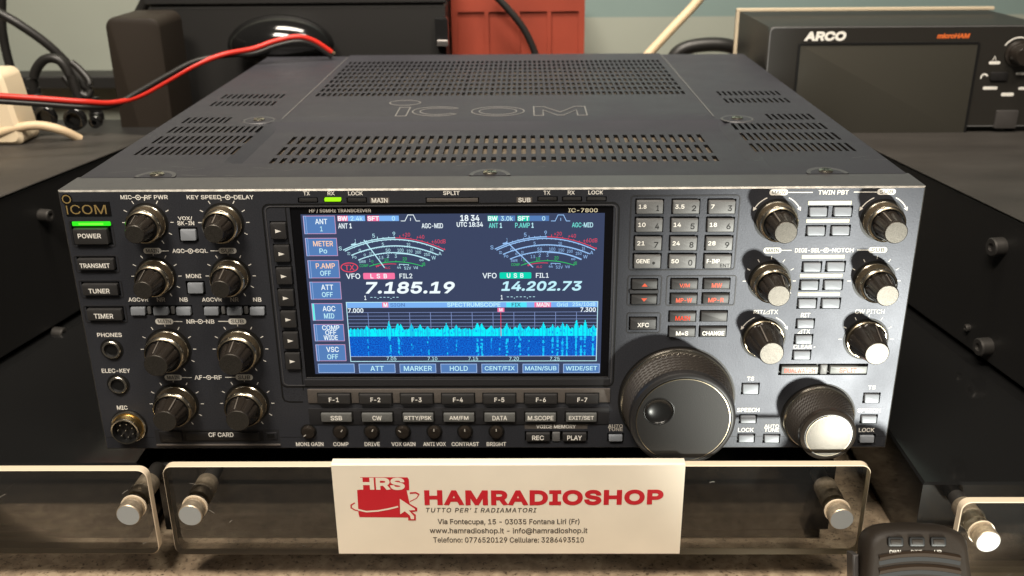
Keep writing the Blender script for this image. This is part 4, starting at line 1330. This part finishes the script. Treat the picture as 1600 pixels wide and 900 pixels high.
kt('TUTTO PER\u2019 I RADIAMATORI', 751.5, 795, 172, 7.0, 'card_ink', .01, .18, 1.15)
kt('Via Fontecupa, 15 - 03035 Fontana Liri (Fr)', 794.6, 813.8, 221, 10.6, 'card_ink', .008)
kt('www.hamradioshop.it - info@hamradioshop.it', 794.6, 828.2, 246, 10.6, 'card_ink', .008)
kt('Telefono: 0776520129 Cellulare: 3286493510', 794.6, 842.0, 235, 8.8, 'card_ink', .008)
cs = lambda u, v: K(520 + u / 5.714, 720 + v / 5.714)
dd = -CY + .12
b.poly([cs(*p) for p in ((240, 497), (232, 470), (218, 255), (660, 255), (690, 380), (690, 497))], dd, 'card_red')
b.poly([cs(*p) for p in ((245, 255), (245, 142), (668, 142), (680, 160), (684, 255))], dd, 'card_red')
b.text('HRS', *cs(437, 199), *WH(596, 755, 72, 19, CY), dd + .06, 'card', .05)
b.stroke([cs(*p) for p in ((225, 430), (300, 447), (400, 440), (500, 422), (585, 400))], .95, dd + .06, 'card')
b.stroke([cs(*p) for p in ((198, 370), (165, 390), (165, 415), (200, 435), (230, 440))], .7, dd, 'card_red')
b.stroke([cs(*p) for p in ((690, 280), (740, 276), (772, 290), (750, 325), (690, 355))], .42, dd, 'card_red')
b.stroke([cs(*p) for p in ((690, 280), (740, 276), (768, 290))], .9, dd + .01, 'card_red')
arrow = ((597, 325), (597, 480), (640, 455), (672, 520), (742, 522), (742, 462), (705, 445), (757, 440), (750, 405), (690, 370), (655, 350))
b.poly([cs(*p) for p in ((597, 325), (755, 410), (755, 440), (705, 445), (742, 470), (742, 522), (675, 522), (675, 500), (640, 458), (597, 478))][::-1], dd + .09, 'card_red')
b.poly([cs(*p) for p in ((600, 330), (735, 418), (735, 430), (680, 432), (728, 485), (728, 510), (700, 510), (690, 478), (645, 440), (604, 468))][::-1], dd + .12, 'card')
b.build('card_print', card, smooth=0)

# ================================================================== equipment boxes left and right
def side_box(e0, e1, z, s0, s1, wd, name_label, sgn, zb, screws, label):
    e0, e1 = np.array(e0, float), np.array(e1, float)
    t = (e1 - e0) / np.linalg.norm(e1 - e0)
    a, c = e0 - t * s0, e1 + t * s1                       # rear and front ends of the near edge
    n = np.array([-t[1], t[0]])
    if n[0] * sgn < 0: n = -n                              # away from the radio
    F = lambda u, v, d: (a[0] + t[0] * u + n[0] * v, a[1] + t[1] * u + n[1] * v, d)
    L = np.linalg.norm(c - a)
    root = thing('equipment_box', (*(F(L / 2, wd / 2, 0)[:2]), zb), label, 'equipment', 'large black equipment boxes beside the radio')
    b = MB(F)
    b.block(0, 0, zb + 4, L, wd, z - 1.6, 'box_black', 1.2)
    b.build('case', root, smooth=0)
    b = MB(F)
    b.block(-1, -1, z - 1.5, L + 1, wd + 1, z, 'box_top', .6)
    b.build('lid', root, smooth=0)
    for k in ((30, 30), (L - 30, 30), (30, wd - 30), (L - 30, wd - 30)):
        b = MB(F)
        b.lathe(k[0], k[1], [(12, zb + .1), (12, zb + 4.2)], 'black_plastic', 20)
        b.build('foot', root)
    for (px, py, r, h) in screws:
        d = _ray(px, py)
        k = np.dot(np.array([a[0], a[1]]) - _C[:2], n) / np.dot(d[:2], n)
        q = _C + k * d
        S = lambda u, v, dd_: (q[0] + t[0] * u - n[0] * dd_, q[1] + t[1] * u - n[1] * dd_, q[2] + v)
        b = MB(S)
        b.lathe(0, 0, [(r, 0), (r, h - .8), (r - .8, h), (r * .45, h), (r * .4, h - 1.5)], 'screw_metal', 28)
        b.build('side_screw', root)
    def on_face(px, py):
        d = _ray(px, py)
        q = _C + d * (np.dot(a - _C[:2], n) / np.dot(d[:2], n))
        return float(np.dot(q[:2] - a, t)), float(q[2])
    return F, L, root, on_face
zr = 92.0
pr0, pr1 = atz(1400, 248, zr)[:2], atz(1600, 344, zr)[:2]
side_box(pr0, pr1, zr, 120, 210, 330, '', 1, RISER_Z, ((1566, 385, 6, 8), (1545, 541, 6, 8), (1514, 512, 2.5, 3)), 'black equipment box at the right carrying a small controller on its lid')
zl = 97.0
pl0, pl1 = atz(235, 213, zl)[:2], atz(2, 305, zl)[:2]
Fl, Ll, lbox, onf = side_box(pl0, pl1, zl, 2, 230, 330, '', -1, RISER_Z, ((64, 336, 4.5, 8), (86, 520, 4.5, 8)), 'black equipment box at the left with empty grey lid and side screws')
b = MB(lambda u, v, d: Fl(u, -d, v))
(ua, va), (ub, vb) = onf(57, 602), onf(56, 661)
u1_, w_, h_ = (ua + ub) / 2, 46, va - vb
b.button(u1_ + w_ / 2, (va + vb) / 2, w_, h_, -.2, 1.6, 'black_gloss', r=1.0)
b.stroke([(u1_ + w_, vb + 1), (u1_ + .8, vb + 1), (u1_ + .8, va - 1)], .7, 1.62, 'frame_dark', h=.3)
b.build('side_panel', lbox)

# ================================================================== the small rotator controller on the right box
AY = 348.0
A = lambda px, py, y=AY: P(px, py, y)
ax0, az1 = A(1203, 42); az0 = zr + 4.5
root = thing('rotator_controller', (ax0 + 115, AY + 60, zr), 'small black controller with blank screen and white lettering on the right box', 'controller')
b = MB(lambda u, v, d: (u, AY - d, v))
AX1 = ax0 + 232
b.block(ax0 + 3, az0 + 2, -150, AX1 - 3, az1 - 2, -8, 'argo_body', 1)
b.build('case', root, smooth=0)
b = MB(lambda u, v, d: (u, AY - d, v))
cu, cv, wd, ht = (ax0 + AX1) / 2, (az0 + az1) / 2, AX1 - ax0, az1 - az0
b.loft([(rrect(cu, cv, wd, ht, 4), -8), (rrect(cu, cv, wd, ht, 4), -1), (rrect(cu, cv, wd - 2, ht - 2, 4), 0)], 'argo_body', base=True)
b.stroke(rrect(cu, cv, wd - 1.4, ht - 1.4, 4), .8, -.1, 'button_grey', closed=True, h=.3)
fpn = b.build('front_plate', root)
b = MB(lambda u, v, d: (u, AY - d, v))
q0, q1 = A(1243, 212), A(1521, 68)
su0, su1 = A(1245, 120)[0], A(1520, 120)[0]
b.button((su0 + su1) / 2, (q0[1] + q1[1]) / 2, su1 - su0, q1[1] - q0[1], -.5, .6, 'argo_screen', r=1.5)
b.stroke(rrect((su0 + su1) / 2, (q0[1] + q1[1]) / 2, su1 - su0 + 1, q1[1] - q0[1] + 1, 1.5), 1.8, 0, 'well_black', closed=True, h=1.0)
b.build('screen', root)
b = MB(lambda u, v, d: (u, AY - d, v))
def at_(t, px, py, wp, hp, m, bold=.03, sh=0.0):
    u, v = A(px, py); e, f = WH(px, py, wp, hp, AY)
    b.text(t, u, v, e, f, .12, m, bold, sh)
at_('ARCO', 1290, 56.5, 64, 15, 'print_white', .06, .15)
at_('microHAM', 1490, 56, 50, 8, 'print_orange', .05, .2)
for px, py, wp, hp, m in ((1554, 98, 18, 5, 'print_white'), (1547, 137.5, 23, 5, 'print_white'), (1574, 147.5, 20, 5.5, 'print_white'), (1594, 115, 14, 4, 'print_white'), (1597, 138, 12, 4.5, 'print_white')):
    u, v = A(px, py); e, f = WH(px, py, wp, hp, AY)
    b.poly(rrect(u, v, e, f, f * .45, 3), .12, m)
u, v = A(1554, 91); b.stroke([(u - 1.3, v - 1.6), (u, v + 1.6), (u + 1.3, v - 1.6)], .6, .12, 'print_white')
u, v = A(1538, 119); b.stroke(arc(u, v - 1, 2.6, 200, 20, 12), 1.3, .12, 'print_white')
u, v = A(1590, 84); b.stroke(arc(u, v, 13, 150, 60, 14), 1.1, .12, 'print_white')
b.build('lettering', fpn, smooth=0)
u, v = A(1590, 84)
b = MB(lambda u, v, d: (u, AY - d, v))
b.lathe(u, v, [(10.5, 0), (10.5, 1.5), (8.8, 2.5), (7.6, 13), (6.8, 14)], 'knob_dark', 40, rf=lambda a_, d_: 1 - (.05 * max(0, math.cos(10 * a_)) ** 2 if 2 < d_ < 13 else 0))
b.lathe(u + 2.5, v + 3.5, [(.9, 14.0), (.9, 14.3)], 'print_white', 12)
b.build('control_knob', root)
for px, py, wp, hp, m in ((1560, 119, 26, 13, 'black_plastic'), (1571, 186, 34, 28, 'mic_bracket')):
    u, v = A(px, py); e, f = WH(px, py, wp, hp, AY)
    b = MB(lambda u, v, d: (u, AY - d, v))
    b.button(u, v, e, f, -.3, 2.2, m, r=1.0, c=.6)
    b.build('push_button', root)
# pale bracket behind the case
b = MB(XYZ)
ty = atz(1155, 15, az1 + 3)
tx0, tyy = float(ty[0]), float(ty[1])
b.block(tx0 - 2, tyy, az1 + 1, AX1 - 10, tyy + 3, az1 + 4, 'argo_trim', .5)
b.block(tx0 - 2, tyy, zr + .2, tx0 + .6, tyy + 3, az1 + .9, 'argo_trim', .4)
b.build('pale_trim', root, smooth=0)
for fx in (100, 212):
    b = MB(XYZ)
    b.block(ax0 + fx, AY + 4, zr + .1, ax0 + fx + 16, AY + 20, az0 + .5, 'black_plastic', .5)
    b.build('foot', root)

# ================================================================== microphone at the lower right
MY = -72.0
ml, mr_ = at(1354, 860, MY + 8), at(1514, 870, MY + 8)
root = thing('hand_microphone', (float((ml[0] + mr_[0]) / 2), MY + 14, COUNTER_Z), 'black hand microphone with slotted grille standing in front of the right plates', 'microphone')
mcx = float((ml[0] + mr_[0]) / 2)
mtop = float(at(1425, 818, MY + 13)[2])
mw = float(mr_[0] - ml[0])
lean = math.radians(24)
def MF(u, v, d):      # leaning back: v runs up the face from the counter
    dy, dz = -d * math.cos(lean) + v * math.sin(lean), v * math.cos(lean) + d * math.sin(lean)
    return (mcx + u, MY - 14 + dy, COUNTER_Z + 1.5 + dz)
vt = (mtop - COUNTER_Z) / math.cos(lean) - 3
def mout(k, sh=0.0):
    hw = mw / 2 - k
    pts = []
    for t in np.linspace(0, 1, 13):        # crowned top edge
        a = PI * t
        pts.append((hw * math.copysign(abs(math.cos(a)) ** .55, math.cos(a)), (vt - k) - 13 + 13 * math.sin(a) ** .7))
    pts += [(-hw * 1.06, vt * .55), (-hw * 1.02, vt * .2), (-hw * .92, k), (hw * .92, k), (hw * 1.02, vt * .2), (hw * 1.06, vt * .55)]
    return pts
b = MB(MF)
b.loft([(mout(4), -20), (mout(.8), -17), (mout(0), -12), (mout(0), -4), (mout(1.2), -1.2), (mout(3.5), 0)], 'mic_body', base=True)
b.build('body', root, smooth=50)
b = MB(MF)
for k in range(6):
    v = vt - 17 - k * 6.4
    hw = mw / 2 - 5.5
    p = [(hw * t, v + 2.2 * (1 - t * t) - .2) for t in np.linspace(-1, 1, 16)]
    b.stroke(p, 2.0, -.2, 'well_black', h=.28)
    q = [(hw * t, v + 2.2 * (1 - t * t) + 2.3) for t in np.linspace(-1, 1, 16)]
    A0, A1, A2 = [[(x, y + o, h) for x, y in q] for o, h in ((-1.5, -.15), (.5, 1.3), (1.5, -.15))]
    for i in range(len(q) - 1):
        b.add([A0[i], A0[i + 1], A1[i + 1], A1[i]], 'mic_ridge'); b.add([A1[i], A1[i + 1], A2[i + 1], A2[i]], 'mic_ridge')
b.build('grille', root, smooth=40)
for i, t in enumerate(('DWN', 'PTT', 'UP')):
    u = (-1 + i) * mw * .205 - 1.5
    b = MB(MF)
    v = vt - 6.5
    b.button(u, v, mw * .15, 4.4, -.3, 1.3, 'well_black', r=.8, c=.5)
    b.button(u, v, mw * .15 - 2.2, 2.4, 1.0, 1.6, 'mic_body', r=.5, c=.2)
    b.build('push_button', root)
b = MB(MF)
for i, t in enumerate(('DWN', 'PTT', 'UP')):
    b.text(t, (-1 + i) * mw * .205 - 1.5, vt - 11.6, 5.4 if t != 'UP' else 3.4, 1.9, .1, 'print_grey', .01)
b.build('lettering', root, smooth=0)
b = MB(MF)
b.block(-mw / 2 - 4.5, 4, -18, -mw / 2 - 1.6, vt - 15, -8, 'mic_bracket', .6)
b.build('side_clip', root, smooth=0)

# ================================================================== things behind the radio
def bz(x0, y0, z0, x1, y1, z1, m, c=1.0, b=None):
    b = b or MB(XYZ)
    b.block(x0, y0, z0, x1, y1, z1, m, c)
    return b
q0, q1 = at(250, 150, 470), at(697, 60, 470)
root = thing('storage_case', (-185, 530, COUNTER_Z), 'large matt black case standing behind the left half of the radio', 'case')
b = bz(q0[0], 470, COUNTER_Z + .1, q1[0], 590, at(400, 9, 470)[2], 'box_black', 2); b.build('body', root, smooth=0)
b = bz(q0[0] - 1, 468, at(400, 9, 470)[2] + .5, q1[0] + 1, 592, at(400, 9, 470)[2] + 40, 'box_black', 2); b.build('lid', root, smooth=0)
l0, l1 = at(681, 72, 462), at(708, 26, 462)
b = bz(l0[0], 460, l0[2], l1[0] - 5, 467.9, l1[2], 'black_gloss', 2)
b.block(l0[0] + 1.5, 457, l0[2], l1[0] - 5, 459.9, l0[2] + 6, 'mic_bracket', .8)
b.build('latch', root, smooth=0)
# tall rounded black speaker-like column at the left
s0, s1 = at(172, 100, 385), at(258, 100, 385)
stop = at(215, 27, 385)[2]
b = MB(lambda u, v, d: (u, 385 - d, v))
cx_, wd_ = (s0[0] + s1[0]) / 2, s1[0] - s0[0]
O = lambda k: rrect(cx_, (stop + COUNTER_Z) / 2, wd_ - 2 * k, stop - COUNTER_Z - .2 - 2 * k, 9 - k, 6)
b.loft([(O(3), -60), (O(0), -56), (O(0), -4), (O(1), -1), (O(3.5), 0)], 'mic_body', base=True)
b.build('desk_speaker', None, 'tall rounded dark brown speaker column behind the left box', 'speaker')
# glossy dome
d0 = at(345, 78, 425); d1 = at(516, 88, 425); dt = at(432, 27, 425)
cx_, rr = (d0[0] + d1[0]) / 2, (d1[0] - d0[0]) / 2
rz = dt[2] - d0[2]
b = MB(XYZ)
prof = [(rr * math.cos(t), d0[2] + rz * math.sin(t)) for t in np.linspace(0, PI / 2 - .03, 14)]
b.F = lambda u, v, d: (cx_ + u, 448 + v * .55, d)
b.lathe(0, 0, [(rr * .8, COUNTER_Z + .1), (rr * .8, COUNTER_Z + 8), (rr * .55, COUNTER_Z + 14), (rr * .55, d0[2] - 14), (rr * .96, d0[2] - 6)] + prof, 'black_gloss', 48)
b.build('dome_lamp', None, 'glossy black dome in front of the large black case', 'dome', smooth=50)
# red crate
r0, r1 = at(706, 60, 520), at(913, 60, 520)
rt = at(800, -12, 520)[2]
b = MB(lambda u, v, d: (u, 520 - d, v))
hol = []
pw = (r1[0] - r0[0] - 8) / 4
for i in range(4):
    for (va, vb) in ((.02, .30), (.34, .60), (.64, .93)):
        hh = rt - COUNTER_Z
        hol.append((r0[0] + 6 + i * pw, COUNTER_Z + hh * va, r0[0] + 2 + (i + 1) * pw, COUNTER_Z + hh * vb))
b.grid(r0[0], COUNTER_Z + .1, r1[0], rt, hol, 0, 'red_crate', 2.2, 'red_crate', 'red_crate')
for (xa, xb) in ((r0[0], r0[0]), (r1[0], r1[0])):
    f4 = [(xa, COUNTER_Z + .1, 0), (xa, rt, 0), (xa, rt, -80), (xa, COUNTER_Z + .1, -80)]
    b.add(f4, 'red_crate')
b.add([(r0[0], rt, 0), (r1[0], rt, 0), (r1[0], rt, -80), (r0[0], rt, -80)], 'red_crate')
b.add([(r0[0], COUNTER_Z + .1, -80), (r1[0], COUNTER_Z + .1, -80), (r1[0], rt, -80), (r0[0], rt, -80)], 'red_crate')
b.build('plastic_crate', None, 'red ribbed plastic crate behind the radio', 'crate', smooth=0)
# low power strip block behind the left box
b = bz(-520, 336, COUNTER_Z + .1, -292, 420, 92, 'box_black', 2)
root = thing('power_unit', (-406, 378, COUNTER_Z), 'low black power unit with cable sockets behind the left box', 'power unit')
b.build('case', root, smooth=0)
for px, py, r in ((72, 183, 9), (118, 186, 9), (150, 190, 5)):
    q = at(px, py, 334)
    b = MB(lambda u, v, d: (u, 335.9 - d, v))
    b.lathe(q[0], q[2], [(r, 0), (r, 5), (r - 1.5, 6), (r - 3, 6), (r - 3.4, 2)], 'black_gloss', 28)
    b.build('socket', root)
# white plug block at the far left
q0, q1 = at(-40, 205, 328), at(34, 103, 328)
b = MB(lambda u, v, d: (u, 328 - d, v))
cu, cv = (q0[0] + q1[0]) / 2, (zl + .2 + q1[2]) / 2
wd, ht = q1[0] - q0[0], q1[2] - zl - .4
b.F = lambda u, v, d: (u + (v - zl) * -.14, 300 - d, v)
b.loft([(rrect(cu + 4, cv, wd - 6, ht - 4, 5), -34), (rrect(cu + 4, cv, wd, ht, 6), -30), (rrect(cu + 4, cv, wd, ht, 6), -3), (rrect(cu + 4, cv, wd - 6, ht - 5, 5), 0)], 'plug_white', base=True)
b.build('plug_adapter', None, 'cream white plug block at the far left edge', 'adapter')

def cable(name, pts, r, m, label, cat='cable', group=None):
    b = MB(XYZ)
    b.tube([tuple(at(px, py, y)) for px, py, y in pts], r, m)
    return b.build(name, None, label, cat, group, smooth=60)
TW = [(-30, 152, 250), (60, 158, 258), (130, 163, 268), (175, 163, 285), (215, 148, 305), (262, 122, 330), (305, 99, 350), (350, 86, 362), (395, 80, 375), (430, 68, 385), (465, 61, 390), (492, 68, 396), (518, 85, 402)]
root = thing('speaker_wire', tuple(float(c) for c in at(300, 110, 345)), 'red and black twin wire looping onto the back corner of the radio', 'cable')
b = MB(XYZ)
rp, bp_ = [], []
for i, (px, py, y) in enumerate(TW):
    k = 1 if i < 4 else -1 if i < 7 else 1            # the pair twists over
    k = (1, 1, 1, .6, -.8, -1, -.8, .3, 1, 1, 1, 1, 1)[i]
    q = at(px, py, y)
    s_ = 2.0
    rp.append((q[0], q[1] - (1 - abs(k)) * 1.8, q[2] + s_ * k)); bp_.append((q[0], q[1] + (1 - abs(k)) * 1.8, q[2] - s_ * k))
b.tube(rp, 2.2, 'cable_red'); b.build('red_wire', root, smooth=60)
b = MB(XYZ); b.tube(bp_, 2.2, 'cable_black'); b.build('black_wire', root, smooth=60)
b = MB(XYZ); b.tube([rp[-1], tuple(np.array(rp[-1]) + [2.6, 1.5, -1.2])], 1.2, 'copper', sub=2); b.build('bare_tip', root, smooth=60)
BG = 'black cables hanging behind the left box'
cable('power_cable', [(-5, 18, 420), (30, 38, 420), (75, 70, 425), (110, 105, 430), (135, 140, 430), (150, 185, 430)], 4.0, 'cable_black', 'thick black cable curving down from the left edge to the power unit', group=BG)
cable('power_cable', [(3, -15, 440), (3, 40, 440), (12, 90, 440), (25, 130, 440), (45, 190, 440)], 4.0, 'cable_black', 'black cable hanging straight down at the far left edge', group=BG)
cable('power_cable', [(52, 150, 400), (54, 115, 400), (70, 93, 400), (92, 94, 400), (108, 115, 400), (122, 150, 400), (128, 170, 400)], 4.2, 'cable_black', 'black cable bent in a tight arch above the power unit', group=BG)
cable('power_cable', [(235, -15, 520), (225, 8, 520), (213, 35, 520), (205, 80, 520)], 5.5, 'cable_black', 'black cable rising behind the rounded dark column', group=BG)
cable('white_cable', [(-15, 212, 300), (25, 200, 303), (60, 196, 308), (95, 203, 312), (125, 217, 322)], 3.6, 'cable_white', 'cream cable lying along the back of the left lid')
cable('thin_cable', [(765, -15, 500), (790, 10, 500), (815, 40, 500), (830, 68, 500), (842, 100, 500)], 3.4, 'cable_black', 'black cable hanging across the red crate')
cable('beige_cable', [(1108, -20, 560), (1085, 8, 560), (1050, 45, 555), (1012, 86, 550), (985, 115, 545)], 4.6, 'cable_white', 'straight beige cable slanting down in front of the grey wall')
cable('coiled_cable', [(1040, 112, 520), (1062, 80, 520), (1100, 70, 520), (1140, 72, 520), (1165, 88, 520), (1175, 120, 520)], 7.0, 'cable_black', 'thick black cable arched low beside the controller')

# cable trunking along the wall, plugs, and one more loop
t0 = at(-40, 128, 610)
b = MB(XYZ)
b.block(-900, 600, t0[2] - 7, -330, 640 - .5, t0[2] + 7, 'box_black', 1.5)
b.build('cable_trunking', None, 'low dark trunking running along the grey wall behind the cables', 'trunking', smooth=0)
cable('power_cable', [(100, 120, 405), (118, 140, 402), (138, 150, 402), (140, 128, 406), (124, 108, 410), (112, 98, 412)], 3.2, 'cable_black', 'short black cable loop tucked under the arched cable', group=BG)
for px, py, nm in ((54, 148, 'black barrel plug at the foot of the arched cable'), (150, 176, 'black barrel plug at the end of the long curving cable')):
    q = at(px, py, 402 if px < 100 else 429)
    b = MB(lambda u, v, d: (q[0] + u, q[1] + v, q[2] + d))
    b.lathe(0, 0, [(4.5, -14), (6.5, -13), (6.5, 0), (6.0, 1), (6.0, 6), (5.0, 7), (4.4, 14)], 'black_plastic', 24, rf=lambda a_, d_: 1 - (.06 if int(d_ * 1.0) % 2 and d_ > 0 else 0))
    b.build('barrel_plug', None, nm, 'plug')
